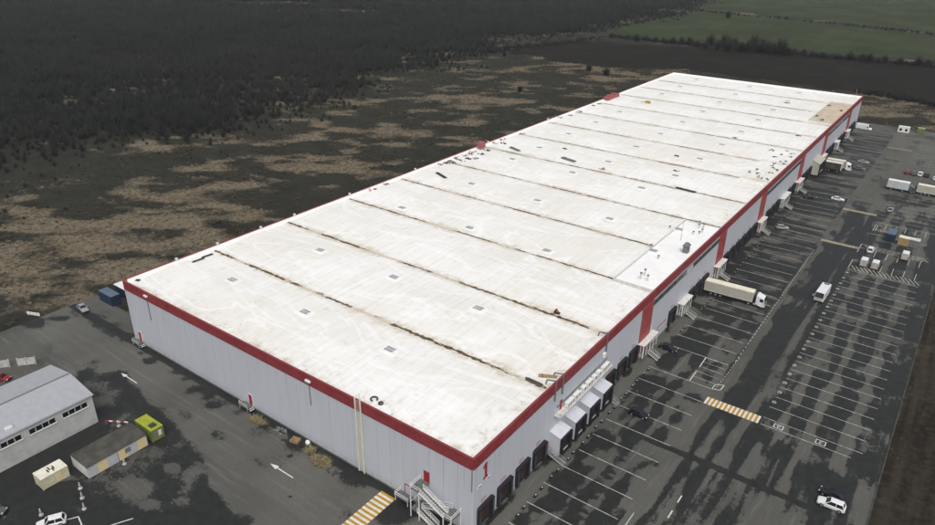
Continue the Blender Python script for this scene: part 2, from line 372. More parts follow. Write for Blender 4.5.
M['lime'] = mat_corr('lime_container', (0.33, 0.37, 0.035), 0, 0.3)
M['limewall'] = mat_corr('lime_container_wall', (0.16, 0.20, 0.05), 0, 0.3)
M['bluec'] = mat_corr('blue_container', (0.020, 0.038, 0.070), 0, 0.3)
M['bluetop'] = plain('blue_container_top', (0.095, 0.13, 0.18), 0.6, 0.15, 0.8)
M['creamc'] = mat_corr('cream_container', (0.52, 0.50, 0.36), 1, 0.3)
M['creamtop'] = plain('cream_container_top', (0.70, 0.68, 0.56), 0.6, 0.1, 0.8, dirt=((0.2, 0.17, 0.13), 0.2))
M['ochre'] = plain('ochre_tarp', (0.31, 0.235, 0.11), 0.8, 0.15, 0.8)
M['stripe'] = mat_stripes()
M['felt'] = plain('dark_felt_roof', (0.066, 0.064, 0.055), 0.9, 0.3, 0.4, dirt=((0.11, 0.105, 0.09), 0.4))
M['concrete'] = plain('pale_concrete', (0.45, 0.45, 0.43), 0.85, 0.2, 1.5)
M['straw'] = plain('dry_straw', (0.20, 0.165, 0.09), 0.9, 0.5, 2.0)
M['reed'] = mat_twig('dry_reed', (0.13, 0.108, 0.074), (0.255, 0.212, 0.152))
M['twig'] = mat_twig('bare_twigs', (0.022, 0.024, 0.0235), (0.041, 0.041, 0.0385))
M['scrub'] = mat_twig('dark_scrub', (0.045, 0.044, 0.033), (0.105, 0.088, 0.062))
M['bark'] = plain('bark', (0.045, 0.04, 0.034), 0.9, 0.3, 2.0)
M['evergreen'] = mat_twig('dull_leaf', (0.020, 0.026, 0.015), (0.04, 0.046, 0.026))

# ------------------------------------------------------------------ the setting: ground, car park, yard
def blobs(X, Y, lst, z=0.0):
    """patches given by the photo's centre and half sizes, laid on the ground"""
    m = np.zeros_like(X)
    for (px, py, rx, ry) in lst:
        c = np.array(at(px, py)); a = np.array(at(px+rx, py)) - c; b = np.array(at(px, py-ry)) - c
        A = np.linalg.inv(np.array([a, b]).T)
        dx, dy = X-c[0], Y-c[1]
        u = A[0,0]*dx+A[0,1]*dy; v = A[1,0]*dx+A[1,1]*dy
        m = np.maximum(m, 1-sstep(0.2, 1.6, np.sqrt(u*u+v*v)))
    return m
def poly_mask(X, Y, pts, soft=0):
    P = [at(*q) for q in pts]; ins = np.zeros(X.shape, bool); n = len(P)
    for i in range(n):
        (x0, y0), (x1, y1) = P[i], P[(i+1) % n]
        if y0 == y1: continue
        ins ^= ((y0 > Y) != (y1 > Y)) & (X < (x1-x0)*(Y-y0)/(y1-y0)+x0)
    return ins.astype(float)
def soft_poly(X, Y, pts, r, k=8):
    t = poly_mask(X, Y, pts)
    for i in range(k): t = t+poly_mask(X+r*math.cos(6.283*i/k), Y+r*math.sin(6.283*i/k), pts)
    return t/(k+1)
TAN = [(28,262,62,16),(105,236,66,16),(150,190,55,12),(212,168,52,12),(250,150,38,8),(292,158,45,12),(330,137,48,11),(300,122,40,6),
       (412,116,32,6),(352,152,26,8),(396,128,30,7),(440,97,38,5),(486,90,46,4),(506,101,28,4),(562,68,62,6),(622,78,38,6),(205,208,62,13),
       (130,272,52,13),(85,292,45,9),(180,230,50,10),(250,182,40,8),(470,122,24,4),(520,88,30,4),(585,90,22,4),(330,170,30,6),(60,228,40,8),(215,255,28,5),
       (900,115,70,5),(60,252,85,22),(165,228,65,16),(112,203,50,10),(30,285,60,12),(892,107,55,6),(925,121,50,5),(240,205,40,9),(905,104,60,3),(880,124,30,3),(332,12,62,2.6),(275,4,50,2),(420,17,40,1.5),(880,96,25,3)]
def a_tan(X, Y):
    m = blobs(X, Y, TAN)
    U, V = 0.81*X+0.586*Y, -0.586*X+0.81*Y
    n = fbm(U/34+5, V/17, 3, 5); n2 = fbm(U/11, V/6, 7, 4)
    return 0.07+0.46*m+(n-0.5)*1.6+(n2-0.5)*2.1
LOWGREEN = [(596,32),(640,22),(690,11),(800,19),(935,36),(1000,44),(1000,68),(935,61),(870,55),(800,50),(745,44),(690,40),(630,38)]
HIGHGREEN = [(694,10),(715,3),(730,-12),(1200,-40),(1200,60),(1000,42),(935,33.5),(800,17)]
PLOUGH = [(500,52),(545,43),(600,41),(690,47),(800,55),(870,61),(935,68),(1100,90),(1100,130),(935,107),(870,94),(760,80),(672,68),(640,70),(560,62)]
def a_green(X, Y):
    n = fbm(X/60, Y/60, 11, 3)
    j = (fbm(X/30, Y/30, 85, 4)-0.5)*24
    return np.maximum(soft_poly(X+j, Y+j, LOWGREEN, 5), 0.95*soft_poly(X+j, Y+j, HIGHGREEN, 5))*(0.8+0.3*n)
def a_plough(X, Y):
    j = (fbm(X/24, Y/24, 81, 4)-0.5)*30
    return soft_poly(X+j, Y+j, PLOUGH, 7)*(0.85+0.3*fbm(X/40, Y/40, 83, 3))
def a_mud(X, Y):
    n = fbm(X/7, Y/7, 21, 4)
    m = band(X, 59, 7.5, 3)*(Y > -80)*(Y < 360)
    m = np.maximum(m, band(X, -105.5, 5.5, 4)*sstep(-5, 5, Y)*(Y < 350)*0.55)
    m = np.maximum(m, band(Y, 360, 4, 4)*(X > -5)*(X < 70)*0.6)
    return m*(0.55+0.9*n)
def gz(X, Y):
    z = -0.06+(fbm(X/40, Y/40, 5, 3)-0.5)*0.9*sstep(12, 40, np.maximum(np.maximum(-X-108, X-62), np.maximum(Y-365, -Y-78)))
    return z
gx = np.concatenate([np.linspace(-2600,-760,24), np.arange(-740,-330,5.0), np.arange(-330,-95,2.4), np.arange(-94,120,4.5), np.linspace(130,1500,24)])
gy = np.concatenate([np.linspace(-500,-80,14), np.arange(-74,480,2.6), np.arange(482,1120,5.0), np.linspace(1140,3200,24)])
ground = link('ground', grid_mesh('ground', gx, gy, gz, {'tan': a_tan, 'green': a_green, 'plough': a_plough, 'mud': a_mud}, M['ground']))
tag(ground, kind='structure')

def wet_lot(X, Y):
    iso = fbc(X/5+3, Y/6, 31, 4); sy = fbc(X/1.7, Y/26, 33, 3); sx = fbc(X/16, Y/1.8, 35, 3); blk = fbc(X/3.6, Y/5.0, 37, 3)
    wob = (iso-0.5)*1.6; x = X+wob
    st = 0.76-0.45*band(X+0.5*wob, 9.6, 0.7, 0.8)-0.50*band(X+0.6*wob, 13.4, 1.0, 1.0)-0.45*band(X+0.5*wob, 17.8, 0.8, 0.8)-0.5*band(X+0.5*wob, 3.0, 1.6, 1.0)+0.85*(blk-0.5)+0.35*(iso-0.5)+0.35*(sy-0.5)
    st = st-0.35*band(X, 1.8, 1.9, 1.4)
    far = 0.62+1.1*(sx-0.5)+0.3*(iso-0.5)
    midm = sstep(70, 118, Y)
    st = st*(1-midm)+midm*(0.6*far+0.4*(0.62+0.9*(blk-0.5)))
    lane = 0.80+0.75*(sy-0.5)+0.2*(iso-0.5)-0.62*band(x, 20.0, 1.2, 1.4)-0.3*band(X+0.4*wob, 27.9, 0.6, 0.8)
    lane = lane-0.18*band(X, 28.5, 2.5, 3)*sstep(110, 70, Y)
    rs = 0.74-0.62*np.maximum.reduce([band(X+0.5*wob, 34.4, 0.9, 0.9), band(X+0.6*wob, 39.6, 0.9, 0.9), band(X+0.5*wob, 46.0, 1.2, 1.2)])+0.65*(blk-0.5)+0.15*(iso-0.5)
    rs = np.maximum(rs, 0.85*band(X, 51, 1.5, 1.2)*(0.5+0.8*iso))
    out = np.where(X < 18.6, st, np.where(X < 30.2, lane, rs))
    near = sstep(58, 50, Y)*sstep(17.5, 20, X)
    nn = 0.44+0.95*(sy-0.5)+0.45*(iso-0.5)-0.12*sstep(40, 30, Y)
    out = out*(1-near)+near*nn
    out = np.maximum(out, 1.05*band(Y+0.25*wob, 41.0, 0.75, 0.8)*sstep(11, 14, X)*sstep(50, 46, X))
    for yy in DOCKS0:
        for dy in (1.3, 3.1): out = np.maximum(out, 0.75*(1-sstep(0.5, 1.2, np.hypot((X-12.4-0.7*math.sin(yy))/1.3, (Y-yy-dy)/0.55))))
    fd = sstep(185, 235, Y); dryfar = 0.24+0.5*(iso-0.5)
    out = np.where(X >= 18.6, out*(1-fd)+fd*(dryfar+0.45*band(X, 40, 10, 4)*(Y < 262)*blk), out*(1-0.5*sstep(300, 345, Y)))
    return out
DOCKS0 = [1.2, 7.1, 13.0, 18.9, 25.0, 31.0, 37.0, 43.0, 48.9, 54.9]
DARKYARD = [(50,382),(85,370),(118,372),(146,386),(166,403),(178,428),(194,458),(228,490),(262,532),(-50,640),(-90,470)]
def wet_yard(X, Y):
    iso = fbc(X/5+3, Y/5, 51, 4); big = fbc(X/13, Y/9, 53, 4); st = fbc(X/30, Y/2.0, 55, 3)
    road = 0.12+0.55*(iso-0.5)+0.25*(st-0.5)
    wall = 0.85*band(Y, -0.6, 1.0, 1.0)+0.5*band(Y, -2.2, 1.6, 1.6)*(0.3+iso)
    deep = 0.80+0.55*(big-0.5)+0.35*(iso-0.5)
    e = soft_poly(X+5*(iso-0.5), Y+5*(big-0.5), DARKYARD, 1.5)
    out = np.maximum(road*(1-e)+e*deep, wall)
    spots = blobs(X, Y, [(240,412,14,5),(310,440,30,16),(370,475,36,16),(200,392,22,9),(188,372,20,6),(60,318,14,4),(15,322,34,9),(320,425,12,8),(283,440,3,2),(290,456,3,2),(288,487,2,2),(290,497,2,2),(235,520,24,10),(400,515,30,14),(150,360,10,5),(215,405,10,4),(130,338,16,6),(160,352,20,7),(345,462,20,10)])
    out = np.maximum(out, spots*(0.72+0.7*(iso-0.5)))
    dry = blobs(X, Y, [(122,445,7,4),(135,488,17,9),(62,478,14,5),(78,510,14,5),(172,468,8,5),(150,505,10,5),(98,402,8,3)])
    return out*(1-0.75*dry*(0.4+iso))
def a_wet(X, Y): return np.where(X > 0.0, wet_lot(X, Y), wet_yard(X, Y))
def a_tone(X, Y):
    t = 0.45+1.1*(fbm(X/12, Y/20, 61, 4)-0.5)
    t = t+0.35*band(X, 1.8, 1.8, 1.2)+0.25*((X < 0) & (Y < 0) & (Y > -15))+0.2*sstep(200, 260, Y)*(X > 18)
    return t
park = link('car_park', grid_mesh('car_park', np.arange(0, 53.01, 0.5), np.arange(-76, 357.01, 0.5), lambda X, Y: 0*X, {'wet': a_wet, 'tone': a_tone}, M['asphalt']))
tag(park, kind='structure')
yard = link('yard', grid_mesh('yard', np.arange(-131, 0.01, 0.5), np.arange(-76, 6.01, 0.5), lambda X, Y: 0*X-0.004*(Y > 5.6), {'wet': a_wet, 'tone': a_tone}, M['asphalt']))
tag(yard, kind='structure')
kb = MB(); kb.box(53, 53.25, -76, 357.2, -0.1, 0.12); kb.build('kerb', M['kerb'], park)
kb = MB(); kb.box(0.3, 53, 357, 357.25, -0.1, 0.12); kb.build('kerb', M['kerb'], park)

# painted markings: each stroke a piece of the surface it lies on
def strip(name, p, q, wd, mat, parent=park, z=0.006):
    p, q = Vector((*p, 0)), Vector((*q, 0)); d = (q-p).normalized(); n = Vector((-d.y, d.x, 0))*wd/2
    mb = MB(); c = (p+q)/2
    mb.add([p-n-c, q-n-c, q+n-c, p+n-c], [(0,1,2,3)])
    return mb.build(name, mat, parent, loc=(c.x, c.y, z))
line_cache = {}
def stall_line(x0, x1, y, wd=0.16, mat=None, parent=park):
    key = (round(x0,2), round(x1,2), wd)
    if key not in line_cache:
        hx, hw = (x1-x0)/2, wd/2; mb = MB(); n = 6
        for k in range(n): mb.add([(-hx+2*hx*k/n,-hw,0),(-hx+2*hx*(k+1)/n,-hw,0),(-hx+2*hx*(k+1)/n,hw,0),(-hx+2*hx*k/n,hw,0)], [(0,1,2,3)])
        line_cache[key] = mb.mesh('parking_line', mat or M['line'])
    return link('parking_line', line_cache[key], parent, ((x0+x1)/2, y, 0.006))
DOCK_Y = [1.2, 7.1, 13.0, 18.9, 48.9, 54.9, 60.9, 84.6, 98.6, 103.8, 109.0] + [127.2+5.9*k for k in range(6)] + [172.6, 178.6, 184.4, 201.4, 207.2, 222.6, 228.6, 234.4, 266.6, 272.6, 278.6, 291.6, 297.6, 303.4, 318.4, 324.4, 330.4]
y = 6.0
while y < 336:
    if not (67 < y < 77) and not (y > 250 and y < 262):
        stall_line(3.4 if not 24 < y < 48 else 4.2, 18.2, y)
    y += 5.97
k = 0
while 62.5+4.45*k < 152: stall_line(30.4, 49.3, 62.5+4.45*k, 0.15); k += 1
stall_line(30.6, 47.6, 59.8, 0.15)
for y in [205+4.45*i for i in range(8)]: stall_line(31, 49.3, y, 0.13)
for y in [278+4.6*i for i in range(7)]: stall_line(31, 49.3, y, 0.13)
ring = MB(); n = 16
for i in range(n):
    a, b = 2*math.pi*i/n, 2*math.pi*(i+1)/n
    ring.add([(0.52*math.cos(a),0.62*math.sin(a),0),(0.52*math.cos(b),0.62*math.sin(b),0),(0.30*math.cos(b),0.38*math.sin(b),0),(0.30*math.cos(a),0.38*math.sin(a),0)], [(0,1,2,3)])
ring.add([(-0.06,-0.25,0),(0.06,-0.25,0),(0.06,0.25,0),(-0.06,0.25,0)], [(0,1,2,3)])
ringm = ring.mesh('bay_mark', M['line'])
for k in range(20):
    if k != 0: link('bay_mark', ringm, park, (30.8, 64.8+4.45*k, 0.007)).scale = (0.85, 0.85, 1)
for (cx, cy) in ((33.8, 61.05), (41.9, 61.05)):
    mb = MB()
    for (a, b, c, d) in ((-.95,.95,-.75,-.6),(-.95,.95,.6,.75),(-.95,-.8,-.6,.6),(.8,.95,-.6,.6),(-.25,.1,-.35,-.2),(-.25,-.1,-.2,.3),(.15,.4,.05,.2),(-.1,.2,.3,.42)):
        mb.add([(a,c,0),(b,c,0),(b,d,0),(a,d,0)], [(0,1,2,3)])
    mb.build('accessible_bay_mark', M['lineb'], park, loc=(cx, cy, 0.008))
# zebra crossings
def zebra(x0, x1, y0, y1, n, along, parent, ma=None, mbm=None):
    for i in range(n):
        if along == 'x':
            a, b = x0+(x1-x0)*i/n, x0+(x1-x0)*(i+1)/n; P = [(a,y0,0),(b,y0,0),(b,y1,0),(a,y1,0)]
        else:
            a, b = y0+(y1-y0)*i/n, y0+(y1-y0)*(i+1)/n; P = [(x0,a,0),(x1,a,0),(x1,b,0),(x0,b,0)]
        m = MB(); c = Vector(P[0]); m.add([Vector(p)-c for p in P], [(0,1,2,3)])
        m.build('crossing_stripe', (mbm or M['lineb']) if i % 2 == 0 else (ma or M['yellow']), parent, loc=(c.x, c.y, 0.009))
zebra(18.6, 30.0, 59.6, 62.4, 25, 'x', park)
zebra(-19.0, -15.6, -24, -1.6, 44, 'y', yard)
M['yellowf'] = mat_paint('faded_yellow_paint', (0.34, 0.26, 0.12), (0.13, 0.12, 0.09), wear=0.7)
M['linef'] = mat_paint('faded_white_paint', (0.30, 0.29, 0.25), wear=0.8)
for yy in (171.3, 207.6): zebra(19.0, 30.2, yy-1.0, yy+1.0, 21, 'x', park, M['yellowf'], M['linef'])
zebra(19.8, 30.0, 310.4, 311.6, 9, 'x', park, M['yellowf'], M['yellowf'])
# narrow bays beside the lane, lane dashes, hatched islands
for (a, b) in (((12.9,77.6),(13.1,72.5)), ((13.1,70.5),(13.2,65.9)), ((18.3,66.0),(18.4,67.9)), ((20.0,66.6),(20.1,68.8)), ((18.3,65.8),(20.0,66.4)), ((18.4,68.0),(20.1,68.8))):
    strip('bay_edge', a, b, 0.18, M['lineb'])
for yy in (77.5, 75.3, 73.0, 70.6, 68.2): strip('parking_line', (13.0, yy), (18.2, yy-0.1), 0.12, M['line'])
for yy in [20.0, 24.6, 29.1]: strip('lane_dash', (25.0, yy-1.1), (25.0, yy+1.0), 0.22, M['lineb'])
strip('lane_dash', (19.8, 12.0), (19.8, 21.0), 0.2, M['line'])
yy = 80
while yy < 160: strip('lane_dash', (19.1, yy), (19.1, yy+1.0), 0.16, M['line']); yy += 1.9
yy = 66
while yy < 82: strip('lane_dash', (18.9+0.03*(yy-66), yy), (18.9+0.03*(yy-66), yy+0.5), 0.18, M['line']); yy += 1.2
for (p, q) in (((30.5,175.8),(30.5,167.9)), ((30.5,160.9),(30.5,152.6)), ((30.5,175.8),(48.4,175.2)), ((30.5,172.2),(48.4,172.4)), ((30.5,160.9),(31.8,160.5)), ((30.5,152.6),(48.5,152.2)), ((31.5,197.4),(31.5,190.8)), ((31.5,197.4),(33.4,197.4)), ((32.2,191),(32.2,197)), ((30.4,187.5),(48,187.5)), ((31,200.2),(49,200.2))):
    strip('island_edge', p, q, 0.2, M['line'])
for i in range(15): strip('island_hatch', (30.9+1.2*i, 155.9), (32.6+1.2*i, 152.7), 0.22, M['line'])
for i in range(13): strip('island_hatch', (31.6+1.35*i, 174.9), (33.6+1.35*i, 172.8), 0.22, M['line'])
for i in range(6): strip('island_hatch', (31.6+0.9*i, 193.6), (33.4+0.9*i, 191.2), 0.22, M['line'])
for x in (35.4, 38.7, 41.8, 44.8, 47.8):
    strip('parking_line', (x, 172.2), (x, 166.5), 0.17, M['line'])
    if x > 38: strip('parking_line', (x, 161.0), (x, 155.8), 0.17, M['line'])
for x in (34.6, 37.6, 40.6, 43.6, 46.6): strip('parking_line', (x, 200), (x, 194.5), 0.17, M['line'])
def arrow(x, y, rz, s=1.0):
    mb = MB(); mb.add([(-3.1,-0.12,0),(1.3,-0.12,0),(1.3,0.12,0),(-3.1,0.12,0)], [(0,1,2,3)]); mb.add([(1.3,-0.5,0),(3.3,0,0),(1.3,0.5,0)], [(0,1,2)])
    mb.build('lane_arrow', M['lineb'], yard, loc=(x, y, 0.01)).rotation_euler[2] = rz
arrow(-87.6, -9.9, math.pi); arrow(-37.3, -9.0, math.pi)
strip('parking_line', (-56.2,-37.4), (-58.6,-41.6), 0.2, M['lineb'], yard); strip('parking_line', (-56.2,-37.4), (-53.2,-38.2), 0.2, M['lineb'], yard)
strip('parking_line', (-48.4,-32.0), (-50.6,-36.4), 0.2, M['lineb'], yard)
# rubber wheel stops in front of every dock
ws = MB(); ws.prism([(-0.28,0),(0.28,0),(0.18,0.2),(-0.18,0.2)], 'y', -0.5, 0.5); wsm = ws.mesh('wheel_stop', M['black'])
wsm2 = MB().box(-0.12,0.12,0.1,0.34,0.201,0.208).mesh('wheel_stop_paint', M['lineb'])
stops = [y for y in DOCK_Y if y < 200] + [25.0, 31.0, 37.0, 43.0]
for y in stops:
    for dy in (1.0, 3.3):
        x = 3.9+R_.uniform(-0.15, 0.15)
        o = link('wheel_stop', wsm, park, (x, y+dy, 0.004)); link('stop_reflector', wsm2, o)
# ------------------------------------------------------------------ the warehouse
WH = empty('warehouse', (0, 0, 0), 0, 'huge white roofed warehouse with red fascia and grey panel walls', 'warehouse')
core = MB()
core.box(-W+0.12, -0.12, 0.12, L-0.12, -0.05, 15.0); core.build('wall_core', M['wallcore'], WH)
def panel_row(name, n, length, place, z0, z1, th, mat, skip=None, gap=0.05, mi=None):
    """n equal panels with open joints, sharing one mesh"""
    wd = length/n; me = MB().bbox(gap/2, wd-gap/2, -th/2, th/2, z0, z1, 0.02).mesh(name, mat)
    for i in range(n):
        if skip and skip((i+0.5)*wd): continue
        (x, y), rz = place(i*wd); link(name, me, WH, (x, y, 0), rz)
NPX, NPY = 17, 56
front = lambda s: ((-W+s, 0.0), 0.0)
right = lambda s: ((0.0, s), math.pi/2)
back = lambda s: ((-W+s, L), 0.0)
left = lambda s: ((-W, s), math.pi/2)
panel_row('wall_panel', NPX*2, W, front, 0.35, HB, 0.2, M['wall'])
panel_row('wall_panel', NPY, L, right, 0.35, HB, 0.2, M['wall'])
panel_row('wall_panel', NPX, W, back, 0.35, HB, 0.2, M['wall'])
panel_row('wall_panel', NPY, L, left, 0.35, HB, 0.2, M['wall'])
panel_row('fascia_panel', NPX, W, front, HB+0.01, H-0.1, 0.34, M['red'], gap=0.05)
panel_row('fascia_panel', NPY, L, right, HB+0.01, H-0.1, 0.34, M['red'], gap=0.05)
panel_row('fascia_panel', NPX, W, back, HB+0.01, H-0.1, 0.34, M['red'], gap=0.05)
panel_row('fascia_panel', NPY, L, left, HB+0.01, H-0.1, 0.34, M['red'], gap=0.05)
pl = MB(); pl.box(-W-0.06, 0.06, -0.13, 0.11, -0.05, 0.35); pl.box(-0.11, 0.13, 0.115, L, -0.05, 0.35); pl.build('plinth', M['plinth'], WH)
cp = MB(); t = 0.26
cp.box(-W-t, t, -t, 0.2, H-0.1, H); cp.build('parapet_coping', M['red'], WH)
cp = MB(); cp.box(-W-t, t, L-0.05, L+t, H-0.1, H); cp.build('parapet_coping', M['red'], WH)
cp = MB(); cp.box(-0.2, t, 0.2, L-0.05, H-0.1, H); cp.build('parapet_coping', M['red'], WH)
cp = MB(); cp.box(-W-t, -W+0.1, 0.2, L-0.05, H-0.1, H); cp.build('parapet_coping', M['red'], WH)
up = MB()   # white inner faces of the parapet with a cant at the foot
up.prism([(0.18, 15.1), (0.2, 16.195), (0.32, 16.195), (0.34, 15.75), (0.9, 15.45), (0.9, 15.1)], 'x', -W+0.2, -0.2)
up.build('parapet_upstand', M['flat'], WH)
up = MB(); up.prism([(-0.18, 15.1), (-0.2, 16.195), (-0.32, 16.195), (-0.34, 15.75), (-0.9, 15.45), (-0.9, 15.1)], 'y', 0.9, L-0.4); up.build('parapet_upstand', M['flat'], WH)
up = MB(); up.prism([(-W+0.175, 15.1), (-W+0.175, 16.195), (-W+0.26, 16.195), (-W+0.28, 15.85), (-W+0.8, 15.5), (-W+0.8, 15.1)], 'y', 0.9, L-0.4); up.build('parapet_upstand', M['flat'], WH)
up = MB(); up.prism([(L-0.175, 15.1), (L-0.175, 16.25), (L-0.3, 16.25), (L-0.32, 15.75), (L-0.9, 15.45), (L-0.9, 15.1)], 'x', -W+0.2, -0.2); up.build('parapet_upstand', M['flat'], WH)
# fourteen shallow roof bays, gutters between
ZV, ZR = 15.32, 15.78
for k in range(NB):
    y0, y1 = k*BAY, (k+1)*BAY; ym = (y0+y1)/2; mb = MB(); nx = 12
    prof = [(y0, ZV), (y0+0.45, ZV+0.03), (ym-0.5, ZR-0.01), (ym, ZR), (ym+0.5, ZR-0.01), (y1-0.45, ZV+0.03), (y1, ZV)]
    xs = [-W+0.15+(W-0.3)*i/nx for i in range(nx+1)]
    vs = [(x, p[0], p[1]+0.02*math.sin(x*0.21+k*1.7+p[0])) for x in xs for p in prof]
    m = len(prof); fs = [(i*m+j, (i+1)*m+j, (i+1)*m+j+1, i*m+j+1) for i in range(nx) for j in range(m-1)]
    mb.add(vs, fs); mb.build('roof_bay', M['roof'], WH)
    if k:
        g = MB(); nseg = 150; wdt = 0.48 if k < 3 else 0.36
        rr = random.Random(k)
        x0, x1 = -W+0.8, -1.0; P = []
        for i in range(nseg+1):
            x = x0+(x1-x0)*i/nseg
            P.append((x, y0-wdt*rr.uniform(0.25, 1.3), y0+wdt*rr.uniform(0.25, 1.3)))
        vs = []
        for (x, a, b) in P: vs += [(x, a, ZV+0.075), (x, y0, ZV+0.05), (x, b, ZV+0.075)]
        fs = []
        for i in range(nseg): fs += [(3*i, 3*i+3, 3*i+4, 3*i+1), (3*i+1, 3*i+4, 3*i+5, 3*i+2)]
        g.add(vs, fs); g.build('valley_gutter', M['gutter'], WH)
# rooflights
def roof_z(y):
    f = (y/BAY) % 1.0; return ZV+(ZR-ZV)*(1-abs(2*f-1))
sk = {}
cb = MB().bbox(-1.35, 1.35, -0.9, 0.9, -0.35, 0.34, 0.06)
cbm = cb.mesh('rooflight', M['curb'])
ap = MB().add([(-2.1,-1.5,0),(2.1,-1.5,0),(2.1,1.5,0),(-2.1,1.5,0)], [(0,1,2,3)]).mesh('apron', M['flat'])
dm = MB(); dm.loft([[(x, yv, 0.345+0.14*math.cos(yv*2.9)) for yv in (-0.30, -0.15, 0, 0.15, 0.30)]+[(x, yv, 0.345) for yv in (0.30, -0.30)] for x in (-1.05, 1.05)])
dmm = dm.mesh('glazing', M['sky_g'])
SK = [(y, xs) for y, xs in ((16.1, (-82.1,-56.9,-32.1)), (40.5, (-78.3,-52.9,-27.9)), (76.9, (-82.1,-56.9,-31.8)), (107.1, (-78.1,-52.9,-28.4)), (138.4, (-82.5,-57.7,-32.2)),
      (157.3, (-82.3,-53.4,-28.1)), (182, (-83.2,-53.6,-28.3)), (206.3, (-83.2,-53.6,-28.1)), (231, (-83.5,-53.5,-28.1)), (256.6, (-83.4,-53.6,-28.3)), (281.2, (-83.5,-53.6,-28.4)), (305.5, (-83.2,-53.5,-27.8)), (330.5, (-83.2,-53.6,-28.2)))]
for y, xs in SK:
    for x in xs:
        z = roof_z(y)+0.02; o = link('rooflight', cbm, WH, (x, y, z))
        a = link('apron', ap, o, (0, 0, 0.05))
        for dy in (-0.42, 0.42): link('glazing', dmm, o, (0, dy, 0))
# flat office roofs behind the right-hand parapet
for (ya, yb, mt, zt) in ((72.4, 119.6, M['flat'], 15.98), (168.0, 214.8, M['roof'], 15.80), (272.5, 318.5, M['beige'], 15.95)):
    m = MB(); m.bbox(-10.2, -0.35, ya, yb, 15.2, zt, 0.05); fr_ = m.build('flat_roof', mt, WH)
    if zt < 15.9: continue
    c = MB()
    for (a, b, cc, d) in ((-10.55, -10.2, ya, yb), (-10.55, -0.4, ya-0.35, ya), (-10.55, -0.4, yb, yb+0.35)): c.box(a, b, cc, d, 15.25, zt+0.12)
    c.build('roof_kerb', M['whitedirt'], fr_)
# red pilasters, ribbon windows, entrance platforms
PIL = [66.0, 119.6, 161.6, 214.8, 256.8, 310.0]
pm = MB().bbox(-0.05, 0.28, 0, 6.2, 0.36, HB-0.01, 0.03).mesh('pilaster', M['redpil'])
for y in PIL: link('pilaster', pm, WH, (0, y, 0))
for (ya, yb) in ((72.4, 119.4), (168.0, 214.6), (263.2, 309.8)):
    f = MB(); f.box(0.08, 0.24, ya, yb, 12.0, 13.5); fo = f.build('ribbon_window', M['greyobj'], WH)
    n = 20; wd = (yb-ya)/n; pm2 = MB().box(0.22, 0.27, 0.08, wd-0.08, 12.2, 13.3).mesh('pane', M['ribbon'])
    pm3 = MB().box(0.22, 0.27, 0.08, wd-0.08, 12.2, 13.3).mesh('pane', M['whitedirt'])
    for i in range(n): link('pane', pm3 if (ya < 80 and 8 < i < 11) else pm2, fo, (0, ya+i*wd, 0))
# loading docks
sh = MB()   # padded frame: two sides and a head, angled outwards
for (a, b) in ((0, 0.62), (3.78, 4.4)): sh.prism([(a, 0.75), (b, 0.75), (b, 4.3), (a, 4.3)], 'x', 0.1, 0.72)
sh.prism([(0, 4.3), (4.4, 4.3), (4.4, 4.75), (4.1, 4.95), (0.3, 4.95), (0, 4.75)], 'x', 0.1, 0.74)
sh.box(0.1, 0.35, 0.62, 3.78, 0.75, 1.15)
for b in (0.7, 3.35): sh.box(0.1, 0.55, b, b+0.35, 0.4, 0.8)
shm = sh.mesh('dock_shelter', [M['black']])
padm = MB().prism([(0.06, 0.85), (0.5, 0.85), (0.5, 4.2), (0.06, 4.2)], 'x', 0.721, 0.74).mesh('side_pad', M['pad'])
dr = MB().box(0.1, 0.2, 0.62, 3.78, 1.15, 4.3)
for i in range(1, 5): dr.box(0.2, 0.215, 0.64, 3.76, 1.15+i*0.63-0.02, 1.15+i*0.63+0.02)
drm = dr.mesh('dock_door', M['door'])
rg = MB(); rg.box(0.21, 0.26, 1.25, 1.38, 1.2, 4.1); rg.box(0.21, 0.26, 2.4, 2.52, 1.2, 4.1); rgm = rg.mesh('door_stripe', M['pink2'])
sgm = MB().box(0.1, 0.16, 1.2, 2.5, 5.35, 6.0).mesh('number_sign', M['pink'])
sg2 = MB().box(0.155, 0.17, 1.3, 1.62, 5.45, 5.9).box(0.155, 0.17, 1.75, 2.0, 5.45, 5.9).box(0.155, 0.17, 2.1, 2.4, 5.45, 5.9).mesh('sign_figure', M['whitedirt'])
def dock(y):
    o = link('dock_shelter', shm, WH, (0, y, 0))
    link('side_pad', padm, o); link('side_pad', padm, o, (0, 3.84, 0))
    link('dock_door', drm, o); link('door_stripe', rgm, o)
    s = link('number_sign', sgm, o); link('sign_figure', sg2, o)
for y in DOCK_Y: dock(y)
